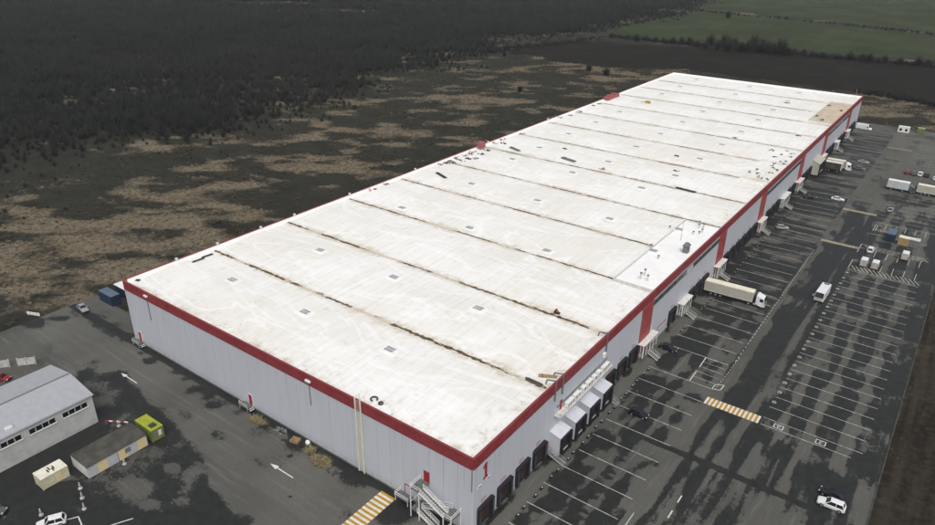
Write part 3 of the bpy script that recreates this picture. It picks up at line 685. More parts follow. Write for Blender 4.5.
# projecting dock houses
def dock_house(y, w=4.0, d=2.5, zb=5.55, zf=4.9, mat=None):
    mt = mat or M['wall']
    m = MB(); z0 = 0.8
    for a in (0, w-0.14): m.add([(0.1,a,z0),(d,a,z0),(d,a,zf),(0.1,a,zb),(0.1,a+0.14,z0),(d,a+0.14,z0),(d,a+0.14,zf),(0.1,a+0.14,zb)], [(0,1,2,3),(7,6,5,4),(0,4,5,1),(1,5,6,2),(2,6,7,3),(3,7,4,0)])
    m.box(0.1, d, 0.14, w-0.14, z0, z0+0.3)
    o = m.build('dock_house', mt, WH, loc=(0, y, 0))
    r = MB(); r.add([(0.1,-0.12,zb+0.01),(d+0.1,-0.12,zf+0.01),(d+0.1,w+0.12,zf+0.01),(0.1,w+0.12,zb+0.01),(0.1,-0.12,zb+0.16),(d+0.1,-0.12,zf+0.16),(d+0.1,w+0.12,zf+0.16),(0.1,w+0.12,zb+0.16)],
          [(3,2,1,0),(4,5,6,7),(0,1,5,4),(1,2,6,5),(2,3,7,6),(3,0,4,7)]); r.build('roof', M['housetop'] if mat is None else mt, o)
    s = MB()
    s.box(d+0.01, d+0.5, -0.02, 0.6, 0.75, zf-0.25); s.box(d+0.01, d+0.5, w-0.6, w+0.02, 0.75, zf-0.25); s.box(d+0.01, d+0.52, -0.02, w+0.02, zf-0.25, zf-0.02)
    s.build('shelter_curtain', M['black'], o)
    MB().box(d-0.3, d-0.2, 0.14, w-0.14, 1.1, zf-0.2).build('dock_door', M['chassis'], o)
    b = MB(); b.box(d+0.01, d+0.25, 0.7, w-0.7, 0.5, 1.1); b.box(0.3, d-0.1, 0.3, 0.5, 0, 0.8); b.box(0.3, d-0.1, w-0.5, w-0.3, 0, 0.8); b.build('dock_leveller', M['black'], o)
for y in (25.0, 31.0, 37.0, 43.0): dock_house(y)
dock_house(240.6, 10.4, 3.0, 6.8, 5.4, M['cream'])
# wall doors, stairs, canopies
def rails(mb, pts, h=1.0, n=0.05):
    for a, b in zip(pts[:-1], pts[1:]):
        for z in (h, h*0.5): mb.bar((a[0],a[1],a[2]+z), (b[0],b[1],b[2]+z), n)
    for p in pts: mb.bar(p, (p[0],p[1],p[2]+h), n)
def flight(mb_t, mb_s, p, q, w, axis, n=None):
    """stair flight from top p to bottom q; w the width vector"""
    p, q, w = Vector(p), Vector(q), Vector(w); n = n or max(3, int(abs(p.z-q.z)/0.2))
    for i in range(n):
        c = p.lerp(q, (i+0.5)/n); d = (q-p)/n*0.45; d.z = 0
        a = c-d; b = c+d
        mb_t.add([a, b, b+w, a+w, a-Vector((0,0,.04)), b-Vector((0,0,.04)), b+w-Vector((0,0,.04)), a+w-Vector((0,0,.04))], [(0,1,2,3),(7,6,5,4),(0,4,5,1),(1,5,6,2),(2,6,7,3),(3,7,4,0)])
    for s in (Vector((0,0,0)), w): mb_s.bar(p+s, q+s, 0.16)
def entrance(y, w=8.0, out=1.6, zc=4.6):
    m = MB(); m.box(0.11, out, y, y+w, 1.05, 1.2); m.box(0.11, out-0.1, y+0.2, y+w-0.2, 0.0, 1.05)
    o = m.build('entrance_platform', M['plinth'], WH)
    c = MB(); c.bbox(0.11, out+0.25, y-0.1, y+w+0.1, zc, zc+0.18, 0.04); c.build('canopy', M['canopy'], o)
    p = MB()
    for k in range(5): p.bar((out, y+0.1+k*(w-0.2)/4, 1.2), (out, y+0.1+k*(w-0.2)/4, zc), 0.11)
    for k in range(3): p.bar((0.3+k*0.6, y+0.05, 1.2), (0.3+k*0.6, y+0.05, zc), 0.09)
    rails(p, [(0.2,y,1.2),(out,y,1.2)]); p.build('canopy_post', M['white'], o)
    tr, sr = MB(), MB(); flight(tr, sr, (out, y+w*0.4, 1.2), (out+2.6, y+w*0.4, 0.0), (0, 1.4, 0), 'x', 7)
    for yy in (y+w*0.4, y+w*0.4+1.4): rails(sr, [(out, yy, 1.2), (out+2.6, yy, 0.0)])
    tr.build('stair_treads', M['grate'], o); sr.build('stair_rail', M['whitedirt'], o)
    d = MB(); d.box(0.12, 0.3, y+1.2, y+2.3, 1.2, 3.4); d.build('door', M['greyobj'], o)
for y, w in ((65.8, 8.2), (90.8, 6.6), (118.6, 7.2), (161.4, 7.0), (190.2, 9.6), (213.0, 7.6), (255.4, 7.6), (285.0, 5.4), (309.6, 6.4)): entrance(y, w)
def wall_door(mk, parent_loc, h=2.3): pass
def side_steps(y):
    tr, sr = MB(), MB(); flight(tr, sr, (0.9, y, 1.2), (4.2, y, 0), (0, 1.0, 0), 'x', 6); tr.box(0.11, 0.9, y, y+1.0, 1.14, 1.2)
    for yy in (y, y+1.0): rails(sr, [(0.12, yy, 1.2), (0.9, yy, 1.2), (4.2, yy, 0.0)])
    o = tr.build('side_steps', M['grate'], WH); sr.build('stair_rail', M['steel'], o)
    MB().bbox(0.1, 0.17, y+0.0, y+1.0, 1.2, 3.4, 0.02).build('door', M['doorred'], o)
for y in (23.8, 47.3): side_steps(y)
# fire doors of the end wall with small platforms
def end_platform(x, z0, w=2.6, door=True, dx=0.8):
    m = MB(); m.box(x-w/2, x+w/2, -1.7, -0.12, z0-0.06, z0); o = m.build('door_platform', M['grate'], WH)
    r = MB(); rails(r, [(x-w/2,-0.15,z0),(x-w/2,-1.68,z0),(x+w/2,-1.68,z0)], 0.9, 0.07)
    for (a, b) in ((x-w/2+0.05,-1.6),(x+w/2-0.05,-1.6),(x-w/2+0.05,-0.3),(x+w/2-0.05,-0.3)): r.bar((a,b,0),(a,b,z0-0.06), 0.08)
    for i in range(3): r.box(x+w/2+0.05+0.3*i, x+w/2+0.33+0.3*i, -1.4, -0.3, z0-0.28-0.28*i, z0-0.24-0.28*i)
    r.build('stair_rail', M['whitedirt'], o)
    MB().bbox(x+dx-0.6, x+dx+0.5, -0.19, -0.1, z0, z0+2.5, 0.02).build('door', M['doorred'], o)
    f = MB(); f.box(x+dx-0.68, x+dx-0.6, -0.2, -0.1, z0, z0+2.58); f.box(x+dx+0.5, x+dx+0.58, -0.2, -0.1, z0, z0+2.58); f.box(x+dx-0.6, x+dx+0.5, -0.2, -0.1, z0+2.5, z0+2.58); f.build('door_frame', M['white'], o)
end_platform(-58.0, 0.8); end_platform(-98.6, 0.8, dx=0.0)
# small platform beside the tall stair: white door in a red frame
m = MB(); m.box(-15.6, -12.6, -1.8, -0.12, 0.94, 1.0); o = m.build('door_platform', M['grate'], WH)
r = MB(); rails(r, [(-15.6,-0.2,1.0),(-15.6,-1.75,1.0),(-12.7,-1.75,1.0)], 0.9, 0.08)
for a in (-15.5,-12.7): r.bar((a,-1.7,0),(a,-1.7,0.94), 0.1)
r.build('stair_rail', M['white'], o)
MB().bbox(-14.5, -13.5, -0.16, -0.1, 1.0, 3.0, 0.02).build('door', M['wall'], o)
f = MB(); f.box(-14.62,-14.5,-0.2,-0.1,1,3.12); f.box(-13.5,-13.38,-0.2,-0.1,1,3.12); f.box(-14.5,-13.5,-0.2,-0.1,3.0,3.12); f.build('door_frame', M['doorred'], o)
# tall switchback stair to the high door
ZT, ZM, ZL = 6.3, 3.9, 1.7
ST = MB(); ST.box(-10.9, -8.9, -3.0, -0.12, ZT-0.06, ZT); sto = ST.build('fire_stair', M['grate'], WH)
MB().bbox(-10.2, -8.95, -0.18, -0.1, ZT, ZT+2.3, 0.02).build('door', M['doorred'], sto)
m = MB(); m.box(-3.8, -2.1, -3.0, -0.2, ZM-0.06, ZM); m.build('landing', M['grate'], sto)
m = MB(); m.box(-11.0, -9.4, -3.0, -0.2, ZL-0.06, ZL); m.build('landing', M['grate'], sto)
tr, sr = MB(), MB()
flight(tr, sr, (-9.0,-2.95,ZT), (-3.8,-2.95,ZM), (0,1.2,0), 'x', 12); flight(tr, sr, (-3.8,-1.5,ZM), (-9.4,-1.5,ZL), (0,1.2,0), 'x', 11); flight(tr, sr, (-9.4,-2.95,ZL), (-5.6,-2.95,0), (0,1.2,0), 'x', 8)
tr.build('stair_treads', M['grate'], sto)
for yy in (-2.95, -1.75): rails(sr, [(-9.0,yy,ZT),(-6.4,yy,(ZT+ZM)/2),(-3.8,yy,ZM)], 1.0, 0.075)
for yy in (-1.5, -0.3): rails(sr, [(-3.8,yy,ZM),(-6.6,yy,(ZM+ZL)/2),(-9.4,yy,ZL)], 1.0, 0.075)
for yy in (-2.95, -1.75): rails(sr, [(-9.4,yy,ZL),(-7.5,yy,ZL/2),(-5.6,yy,0)], 1.0, 0.075)
rails(sr, [(-9.0,-2.95,ZT),(-10.85,-2.95,ZT),(-10.85,-0.2,ZT)], 1.0, 0.075); rails(sr, [(-3.8,-2.95,ZM),(-2.15,-2.95,ZM),(-2.15,-0.3,ZM)], 1.0, 0.075)
sr.build('stair_rail', M['white'], sto)
ps = MB()
for (x, yv, z) in ((-10.85,-2.95,ZT+1),(-9.0,-2.95,ZT),(-10.85,-0.3,ZT),(-3.8,-2.95,ZM+1),(-2.15,-2.95,ZM+1),(-2.15,-0.3,ZM+1)): ps.bar((x,yv,0),(x,yv,z), 0.14)
ps.bar((-9.0,-2.95,ZT-0.2),(-10.8,-2.95,3.4), 0.1); ps.bar((-2.2,-2.95,ZM-0.2),(-3.7,-2.95,1.2), 0.1)
ps.build('stair_post', M['white'], sto)
# roof ladder, rainwater pipes
ld = MB()
for x in (-25.6, -24.3): ld.bar((x,-0.45,0.3),(x,-0.45,17.1), 0.18)
for i in range(34): ld.bar((-25.6,-0.45,0.6+i*0.48),(-24.3,-0.45,0.6+i*0.48), 0.05)
for z in (3, 7, 11, 14):
    for x in (-25.6, -24.3): ld.bar((x,-0.45,z),(x,-0.1,z), 0.07)
for x in (-25.6, -24.3): ld.bar((x,-0.45,17.1),(x,0.7,17.1), 0.09); ld.bar((x,0.7,17.1),(x,0.7,15.6), 0.09)
ld.build('roof_ladder', M['creamtop'], WH)
for x, z in ((-91.8, 9), (-37.9, 9.5), (-0.05, 9.5)): MB().cyl((x,-0.2,z),(x,-0.2,HB), 0.09, 8).build('rain_pipe', M['greyobj'], WH)
MB().bbox(-38.6, -37.3, -0.6, -0.18, 14.9, 15.3, 0.05).build('wall_lamp', M['white'], WH)
MB().bbox(-92.4, -91.2, -0.6, -0.18, 15.2, 15.6, 0.05).build('wall_lamp', M['white'], WH)
# red figure one with the sign plates below
m = MB(); m.prism([(2.75,10.0),(4.05,10.0),(4.05,10.35),(3.75,10.35),(3.75,13.2),(3.3,13.2),(2.75,12.7),(2.75,12.2),(3.2,12.5),(3.2,10.35),(2.75,10.35)], 'x', 0.1, 0.17); m.build('painted_number_one', M['doorred'], WH)
for (a, b, z) in ((1.2, 2.3, 9.0), (3.7, 4.7, 9.2)):
    o = MB().box(0.1, 0.16, a, b, z, z+0.55).build('wall_sign', M['white'], WH); MB().box(0.155, 0.175, a+0.15, b-0.15, z+0.15, z+0.42).build('sign_figure', M['pink'], o)
o = MB().box(0.1, 0.18, 77.8, 83.2, 1.9, 3.6).build('wall_sign', M['pink'], WH); MB().box(0.17, 0.2, 78.1, 82.9, 2.15, 3.3).build('sign_face', M['whitedirt'], o)
# service gantry with air conditioners
g = MB(); g.box(0.11, 1.5, 26.2, 48.6, 8.52, 8.62); go = g.build('service_gantry', M['canopy'], WH)
g = MB(); rails(g, [(1.48, 26.2+3.2*i, 8.62) for i in range(8)], 1.0, 0.05); rails(g, [(0.12,26.2,8.62),(1.48,26.2,8.62)], 1.0, 0.05)
for i in range(8): g.bar((1.4, 26.6+3.1*i, 8.5), (0.12, 26.6+3.1*i, 7.4), 0.09)
g.build('gantry_rail', M['whitedirt'], go)
MB().box(0.11, 0.25, 27, 48.4, 9.95, 10.15).build('cable_tray', M['greyobj'], go)
MB().bbox(0.1, 0.17, 28.2, 29.1, 8.62, 10.8, 0.02).build('door', M['doorred'], go)
ords = ['first', 'second', 'third', 'fourth', 'fifth', 'sixth', 'seventh']
for i, (y0, ln) in enumerate(((29.6, 2.6), (32.6, 2.4), (36.0, 1.4), (38.0, 2.2), (40.8, 1.3), (42.6, 1.5), (44.8, 3.0))):
    e = empty('air_conditioner', (0.75, y0, 8.62), 0, f'white outdoor air conditioner on the wall gantry, {ords[i]} from its near end', 'air conditioner', 'air conditioners on the wall gantry')
    MB().bbox(-0.4, 0.45, 0, ln, 0.12, 1.15, 0.05).build('casing', M['white'], e)
    n = max(1, int(ln/0.8))
    for j in range(n): MB().cyl((0.45, (j+0.5)*ln/n, 0.62), (0.47, (j+0.5)*ln/n, 0.62), 0.33, 12).build('fan_grille', M['chassis'], e)
    f = MB(); f.box(-0.35, 0.4, 0.1, 0.25, 0, 0.12); f.box(-0.35, 0.4, ln-0.25, ln-0.1, 0, 0.12); f.build('foot', M['greyobj'], e)
# pipe brackets over the parapet near the first two valleys
for y in (25.6, 28.4, 47.0):
    b = MB(); b.bar((0.35, y, 12.4), (0.35, y, 16.9), 0.22); b.bar((0.35, y, 16.9), (-1.6, y, 16.4), 0.2); b.bar((-1.6, y, 16.4), (-1.8, y, 15.4), 0.2); b.build('overflow_pipe', M['greyobj'], WH)
MB().bbox(0.18, 0.7, 45.6, 46.5, 11.6, 12.6, 0.05).build('wall_lamp', M['white'], WH)
# stacks, masts and cowls of the flat roofs and parapets (fixed to the building)
for (x, y, h) in ((-4.9,110.9,0.9),(-3.6,112.0,0.8),(-12.0,111.8,0.7),(-10.9,95.8,0.9),(-6.3,89.7,0.9),(-5.2,76.1,1.7),(-5.1,78.3,1.8),(-3.5,76.2,1.5),(-5.2,116.2,1.3),(-4.2,117.2,1.3),(-5.8,118,1.4),(-3.4,113.8,1.0)):
    z = 15.9 if x > -10 else 15.6
    o = MB().cyl((x,y,z-0.2),(x,y,z+h), 0.17, 8).build('vent_pipe', M['whitedirt'], WH); MB().cyl((x,y,z+h-0.05),(x,y,z+h+0.18), 0.3, 8).build('cowl', M['greyobj'], o)
o = MB().bbox(-2.9,-1.5,97.2,98.8,15.9,18.0,0.1).build('ventilation_cowl', M['greyobj'], WH); MB().loft([[(-3.1,97.0,18.0),(-1.3,97.0,18.0),(-1.3,99.0,18.0),(-3.1,99.0,18.0)],[(-2.5,97.7,18.8),(-1.9,97.7,18.8),(-1.9,98.3,18.8),(-2.5,98.3,18.8)]]).build('hood', M['greyobj'], o)
for (x, y) in ((-9.3,111.4),(-9.2,93.2)):
    o = link('rooflight', cbm, WH, (x, y, 15.95))
    for dy in (-0.42, 0.42): link('glazing', dmm, o, (0, dy, 0))
for (x, y, h) in ((-6.2, 105.0, 6.0), (-3.0, 340.5, 4.0)):
    MB().cyl((x,y,15.4),(x,y,15.9+h), 0.09, 6, 0, 0.04).build('mast', M['steel'], WH)
for y in (14, 26, 40, 52, 74.3, 106, 150, 196):
    o = MB().bbox(-W-0.1,-W+0.5,y-0.3,y+0.3,16.3,16.9,0.05).build('parapet_box', M['whitedirt'], WH)

# ------------------------------------------------------------------ vehicles
def wheel_mesh(r, w):
    m = MB(); m.cyl((0,-w/2,0),(0,w/2,0), r, 14); t = m.mesh('wheel', M['tyre'])
    k = MB(); k.cyl((0,-w/2-0.02,0),(0,w/2+0.02,0), r*0.6, 10); return t, k.mesh('rim', M['rim'])
WHEELS = {}
def wheel(parent, x, y, r=0.33, w=0.22):
    if (r, w) not in WHEELS: WHEELS[(r, w)] = wheel_mesh(r, w)
    t, k = WHEELS[(r, w)]; o = link('wheel', t, parent, (x, y, r)); link('rim', k, o)
CARS = {}
def car_meshes(style, mat):
    key = (style, mat.name)
    if key in CARS: return CARS[key]
    if style == 'suv': Lc, Wd, zb, zr, xr, xf, ri, fi = 4.6, 0.93, 1.0, 1.68, -2.1, 0.95, 0.35, 0.75
    elif style == 'hatch': Lc, Wd, zb, zr, xr, xf, ri, fi = 4.1, 0.87, 0.92, 1.48, -1.85, 0.9, 0.35, 0.75
    else: Lc, Wd, zb, zr, xr, xf, ri, fi = 4.6, 0.89, 0.90, 1.44, -1.75, 0.85, 0.75, 0.8
    h = Lc/2; trunk = 0 if style != 'saloon' else -0.02
    st = [(-h, 0.80, 0.40, zb-0.16), (-h+0.10, 0.90, 0.28, zb-0.04+trunk), (-h+0.5, 0.97, 0.22, zb+trunk), (-h+1.1, 1.0, 0.20, zb), (0, 1.0, 0.20, zb),
          (xf, 1.0, 0.20, zb-0.01), (h-0.75, 0.98, 0.20, zb-0.09), (h-0.25, 0.92, 0.24, zb-0.18), (h-0.06, 0.84, 0.30, zb-0.26), (h, 0.74, 0.40, zb-0.36)]
    rings = []
    for x, wf, z0, z1 in st:
        a = Wd*wf
        rings.append([(x,-a*0.9,z0),(x,a*0.9,z0),(x,a,z0+0.2),(x,a,z1-0.16),(x,a*0.93,z1-0.03),(x,a*0.75,z1),(x,-a*0.75,z1),(x,-a*0.93,z1-0.03),(x,-a,z1-0.16),(x,-a,z0+0.2)])
    body = MB().loft(rings).mesh('body', mat)
    a, b = Wd*0.9, Wd*0.70
    g = MB().loft([[(xr,-a,zb-0.03),(xf,-a,zb-0.03),(xf,a,zb-0.03),(xr,a,zb-0.03)], [(xr+ri,-b,zr-0.06),(xf-fi,-b,zr-0.06),(xf-fi,b,zr-0.06),(xr+ri,b,zr-0.06)]]).mesh('windows', M['glass'])
    rf = MB(); x0, x1 = xr+ri-0.06, xf-fi+0.06
    rf.loft([[(x0,-b*0.96,zr-0.07),(x0,b*0.96,zr-0.07),(x0,b*0.8,zr-0.045),(x0,-b*0.8,zr-0.045)], [(x0+0.2,-b*1.04,zr-0.07),(x0+0.2,b*1.04,zr-0.07),(x0+0.2,b*0.85,zr),(x0+0.2,-b*0.85,zr)],
             [(x1-0.25,-b*1.04,zr-0.07),(x1-0.25,b*1.04,zr-0.07),(x1-0.25,b*0.85,zr),(x1-0.25,-b*0.85,zr)], [(x1,-b*0.96,zr-0.07),(x1,b*0.96,zr-0.07),(x1,b*0.8,zr-0.04),(x1,-b*0.8,zr-0.04)]])
    for s in (-1, 1):
        rf.bar((xf, s*a*1.0, zb-0.04), (xf-fi, s*b*1.0, zr-0.05), 0.09); rf.bar((xr, s*a*1.0, zb-0.04), (xr+ri, s*b*1.0, zr-0.05), 0.14)
        rf.bar(((xr+xf)/2-0.15, s*a*1.01, zb-0.04), ((xr+xf)/2-0.2, s*b*1.02, zr-0.05), 0.08); rf.bar((xf-0.15, s*a, zb+0.06), (xf-0.15, s*(a+0.18), zb+0.08), 0.14)
    roof = rf.mesh('roof', mat)
    hl = MB().bbox(h-0.30, h-0.05, Wd*0.5, Wd*0.86, zb-0.34, zb-0.20, 0.02).mesh('headlight', M['lamp'])
    tl = MB().bbox(-h-0.01, -h+0.12, Wd*0.5, Wd*0.82, zb-0.30, zb-0.12, 0.02).mesh('taillight', M['tail'])
    CARS[key] = (body, g, roof, hl, tl, h, Wd); return CARS[key]
def car(name, style, mat, x, y, rz, label, group=None):
    e = empty(name, (x, y, 0.0), rz, label, 'car', group); body, g, rf, hl, tl, h, Wd = car_meshes(style, mat)
    link('body', body, e); link('windows', g, e); link('roof', rf, e)
    for s in (1, -1):
        o = link('headlight', hl, e); o.scale[1] = s; o = link('taillight', tl, e); o.scale[1] = s
    for sx in (-h*0.62, h*0.62):
        for sy in (-1, 1): wheel(e, sx, sy*(Wd-0.09), 0.36 if style == 'suv' else 0.32, 0.22)
    return e
G1 = 'cars parked about the lot'
car('parked_car', 'suv', M['c_white'], 47.2, 43.5, math.pi+0.03, 'white sport utility car parked at the car park corner by the verge', G1)
car('parked_car', 'saloon', M['c_black'], 46.9, 46.3, math.pi-0.12, 'black car parked beside the white sport utility car', G1)
car('parked_car', 'hatch', M['c_black'], 9.2, 47.0, 0.0, 'black car standing in the dock bay beside the dock house steps', G1)
bx, by = at(668, 349.5); car('parked_car', 'saloon', M['c_black'], bx, by, 0.05, 'black car standing before the nearest red pilaster entrance', G1)
car('parked_car', 'saloon', M['c_white'], 15.6, 216.0, 0.05, 'white car parked alone at the end of a dock bay', G1)
car('parked_car', 'saloon', M['c_black'], 6.6, 212.0, 0.3, 'black car parked close to the fourth red pilaster', G1)
car('parked_car', 'saloon', M['c_grey'], 15.2, 263.4, 0.05, 'grey car in front of the white truck cab', G1)
car('parked_car', 'saloon', M['c_silver'], 14.9, 275.2, 0.05, 'silver car parked behind the grey car at the far docks', G1)
car('parked_car', 'hatch', M['c_red'], 32.5, 270.6, math.pi/2, 'red car at the left end of the far row', G1)
car('parked_car', 'hatch', M['c_grey'], 34.9, 270.6, math.pi/2, 'dark grey car right beside the red car', G1)
car('parked_car', 'suv', M['c_white'], 37.2, 271.0, math.pi/2, 'white car third in the far row from the red car', G1)
car('parked_car', 'saloon', M['c_black'], 39.6, 271.2, math.pi/2, 'black car fourth in the far row from the red car', G1)
car('parked_car', 'hatch', M['c_white'], 42.9, 268.4, math.pi/2, 'white car at the right end of the far row', G1)
car('parked_car', 'suv', M['c_white'], 33.8, 171.0, math.pi/2, 'white car with dark rear window parked behind the left white van', G1)
bx, by = at(890, 211); car('parked_car', 'saloon', M['c_silver'], bx, by, math.pi/2, 'silver car parked alone beyond the blue container', G1)
car('parked_car', 'hatch', M['c_silver'], 6.2, 173.0, 0.4, 'pale blue grey car near the third red pilaster', G1)
car('parked_car', 'saloon', M['c_silver'], -126.0, -0.3, -0.15, 'silver car parked beside the blue container at the left yard edge', G1)
car('parked_car', 'hatch', M['c_red'], -109.2, -27.2, 0.5, 'red car behind the grey hall', G1)
car('parked_car', 'suv', M['c_white'], -57.9, -41.0, -2.1, 'white car in the marked bay at the bottom left corner', G1)
car('parked_car', 'hatch', M['c_grey'], -68.4, -45.6, 0.6, 'dark car at the left frame edge below the cream container', G1)

def van(x, y, rz, label, mat=None, Lv=5.2, zr=2.4, group='white vans in the car park'):
    mt = mat or M['c_white']; e = empty('delivery_van', (x, y, 0), rz, label, 'van', group); h = Lv/2
    def ring(xx, z0, z1, wd):
        return [(xx,-wd*0.95,z0),(xx,wd*0.95,z0),(xx,wd,z0+0.25),(xx,wd*0.98,z1*0.6+z0*0.4),(xx,wd*0.93,z1-0.14),(xx,wd*0.8,z1),(xx,-wd*0.8,z1),(xx,-wd*0.93,z1-0.14),(xx,-wd*0.98,z1*0.6+z0*0.4),(xx,-wd,z0+0.25)]
    w = 1.02
    MB().loft([ring(-h,0.42,zr-0.08,w*0.97), ring(-h+0.12,0.32,zr,w), ring(h-1.9,0.3,zr,w), ring(h-1.6,0.3,zr-0.06,w), ring(h-0.85,0.3,1.45,w), ring(h-0.2,0.32,1.18,w*0.95), ring(h,0.4,1.0,w*0.86)]).build('body', mt, e)
    MB().loft([[(-h+0.03,-w*0.86,zr+0.004),(h-1.85,-w*0.86,zr+0.004),(h-1.85,w*0.86,zr+0.004),(-h+0.03,w*0.86,zr+0.004)],[(-h+0.2,-w*0.7,zr+0.05),(h-2.0,-w*0.7,zr+0.05),(h-2.0,w*0.7,zr+0.05),(-h+0.2,w*0.7,zr+0.05)]]).build('roof', M['c_white'], e)
    g = MB(); g.add([(h-1.52,-0.8,zr-0.1),(h-1.52,0.8,zr-0.1),(h-0.86,0.9,1.5),(h-0.86,-0.9,1.5),(h-1.40,-0.8,zr-0.1),(h-1.40,0.8,zr-0.1),(h-0.80,0.9,1.49),(h-0.80,-0.9,1.49)], [(4,7,6,5),(0,1,2,3),(0,3,7,4),(1,5,6,2),(0,4,5,1),(3,2,6,7)])
    g.build('windscreen', M['glass'], e)
    for s in (-1, 1): MB().box(h-2.1, h-1.35, s*(w*0.95), s*(w+0.015), 1.45, 2.0).build('side_window', M['glass'], e)
    for s in (-1, 1): MB().box(-h-0.02, -h+0.02, s*0.12, s*0.8, 0.6, zr-0.3).build('rear_door', M['vandull'], e)
    for s in (-1, 1): MB().box(-h-0.03, -h+0.03, s*0.84, s*0.96, 0.8, 1.3).build('taillight', M['tail'], e)
    for sx in (-h*0.58, h*0.62):
        for sy in (-1, 1): wheel(e, sx, sy*0.92, 0.36, 0.24)
van(33.9, 158.6, math.pi/2, 'white van on the hatched island, left of the pair', M['vandull'], 4.7)
van(36.95, 158.5, math.pi/2, 'white van on the hatched island, right of the pair', M['vandull'], 4.7)
van(43.4, 171.8, math.pi/2, 'white van parked in front of the ochre and grey container', M['vandull'], 4.9)
van(4.4, 340.2, -0.12, 'long white van parked at the far end of the warehouse', M['c_white'], 7.4, 2.9)

# white minibus coming down the lane
e = empty('minibus', (28.2, 127.6, 0), -math.pi/2-0.03, 'white minibus driving towards the camera in the middle lane', 'bus')
h, w, zr = 3.9, 1.22, 2.9
def rg2(x, z0, z1, s=1.0): return [(x,-w*s,z0),(x,w*s,z0),(x,w*s,z1-0.3),(x,w*s*0.92,z1),(x,-w*s*0.92,z1),(x,-w*s,z1-0.3)]
MB().loft([rg2(-h,0.45,zr-0.05,0.97), rg2(-h+0.15,0.4,zr), rg2(h-0.75,0.4,zr), rg2(h-0.45,0.4,zr-0.35), rg2(h-0.12,0.4,1.5), rg2(h,0.45,1.1,0.96)]).build('body', M['c_white'], e)
MB().add([(h-0.62,-1.05,zr-0.15),(h-0.62,1.05,zr-0.15),(h-0.05,1.1,1.45),(h-0.05,-1.1,1.45),(h-0.5,-1.05,zr-0.12),(h-0.5,1.05,zr-0.12),(h+0.03,1.1,1.45),(h+0.03,-1.1,1.45)], [(4,7,6,5),(0,1,2,3),(0,3,7,4),(1,5,6,2),(0,4,5,1),(3,2,6,7)]).build('windscreen', M['glass'], e)
MB().box(h-0.06, h+0.05, -1.05, 1.05, 0.5, 1.38).build('front_panel', M['vandull'], e)
for s in (-1, 1):
    for i in range(1): MB().box(-h+5.8+1.5*i, -h+6.8+1.5*i, s*(w-0.02), s*(w+0.015), 1.5, 2.3).build('side_window', M['glass'], e)
    m = MB(); m.bar((h-0.3, s*w, 2.1), (h+0.1, s*(w+0.35), 2.1), 0.06); m.box(h+0.02, h+0.14, s*(w+0.22), s*(w+0.45), 1.6, 2.2); m.build('mirror', M['whitedirt'], e)
    MB().box(h-0.02, h+0.07, s*0.7, s*1.05, 0.75, 0.95).build('headlight', M['lamp'], e)
MB().bbox(-h+0.3, -h+1.2, -0.5, 0.7, zr, zr+0.3, 0.05).build('roof_hatch', M['greyobj'], e)
for sx in (-2.2, 2.4):
    for sy in (-1, 1): wheel(e, sx, sy*1.08, 0.42, 0.26)

def box_body(e, x0, x1, side, roof, z0=1.15, z1=4.0, w=1.25, ribs=True):
    MB().bbox(x0, x1, -w, w, z0, z1-0.03, 0.04).build('cargo_box', side, e)
    MB().bbox(x0+0.02, x1-0.02, -w+0.04, w-0.04, z1-0.03, z1+0.03, 0.03).build('box_roof', roof, e)
    f = MB()
    for x in (x0-0.01, x1-0.09):
        for s in (-1, 1): f.box(x, x+0.1, s*(w-0.06), s*(w+0.02), z0-0.02, z1)
    for s in (-1, 1): f.box(x0, x1, s*(w-0.02), s*(w+0.015), z0-0.05, z0+0.15); f.box(x0, x1, s*(w-0.02), s*(w+0.015), z1-0.16, z1-0.02)
    f.build('box_frame', M['whitedirt'], e)
    c = MB(); c.box(x0+0.2, x1-0.1, -0.45, 0.45, 0.75, z0-0.01)
    for s in (-1, 1): c.box(x0+3.8, x0+8.5 if x1-x0 > 10 else x1-1.5, s*1.0, s*1.18, 0.55, 1.0)
    c.box(x0-0.05, x0+0.15, -1.2, 1.2, 0.45, 0.65); c.build('chassis', M['chassis'], e)
def cab(e, x0, mat, ln=2.2, w=1.22, top=3.2):
    def r(x, z0, z1, s=1.0): return [(x,-w*s,z0),(x,w*s,z0),(x,w*s,z1-0.25),(x,w*s*0.9,z1),(x,-w*s*0.9,z1),(x,-w*s,z1-0.25)]
    MB().loft([r(x0,0.9,top+0.35), r(x0+0.25,0.55,top+0.45), r(x0+1.0,0.5,top+0.1), r(x0+ln-0.45,0.45,top-0.25), r(x0+ln-0.06,0.45,1.85), r(x0+ln,0.5,1.0,0.96)]).build('cab', mat, e)
    MB().add([(x0+ln-0.5,-1.05,top-0.35),(x0+ln-0.5,1.05,top-0.35),(x0+ln-0.12,1.1,1.85),(x0+ln-0.12,-1.1,1.85),(x0+ln-0.38,-1.05,top-0.33),(x0+ln-0.38,1.05,top-0.33),(x0+ln+0.0,1.1,1.84),(x0+ln+0.0,-1.1,1.84)], [(4,7,6,5),(0,1,2,3),(0,3,7,4),(1,5,6,2),(0,4,5,1),(3,2,6,7)]).build('windscreen', M['glass'], e)
    for s in (-1, 1):
        MB().box(x0+0.95, x0+ln-0.5, s*(w-0.02), s*(w+0.015), 1.85, top-0.5).build('side_window', M['glass'], e)
        m = MB(); m.bar((x0+ln-0.3, s*w, 2.4), (x0+ln-0.05, s*(w+0.3), 2.4), 0.06); m.box(x0+ln-0.1, x0+ln, s*(w+0.15), s*(w+0.4), 1.8, 2.5); m.build('mirror', M['chassis'], e)
        MB().box(x0+ln-0.05, x0+ln+0.02, s*0.75, s*1.1, 0.7, 0.95).build('headlight', M['lamp'], e)
    MB().box(x0+ln-0.04, x0+ln+0.03, -0.75, 0.75, 0.95, 1.5).build('grille', M['chassis'], e)
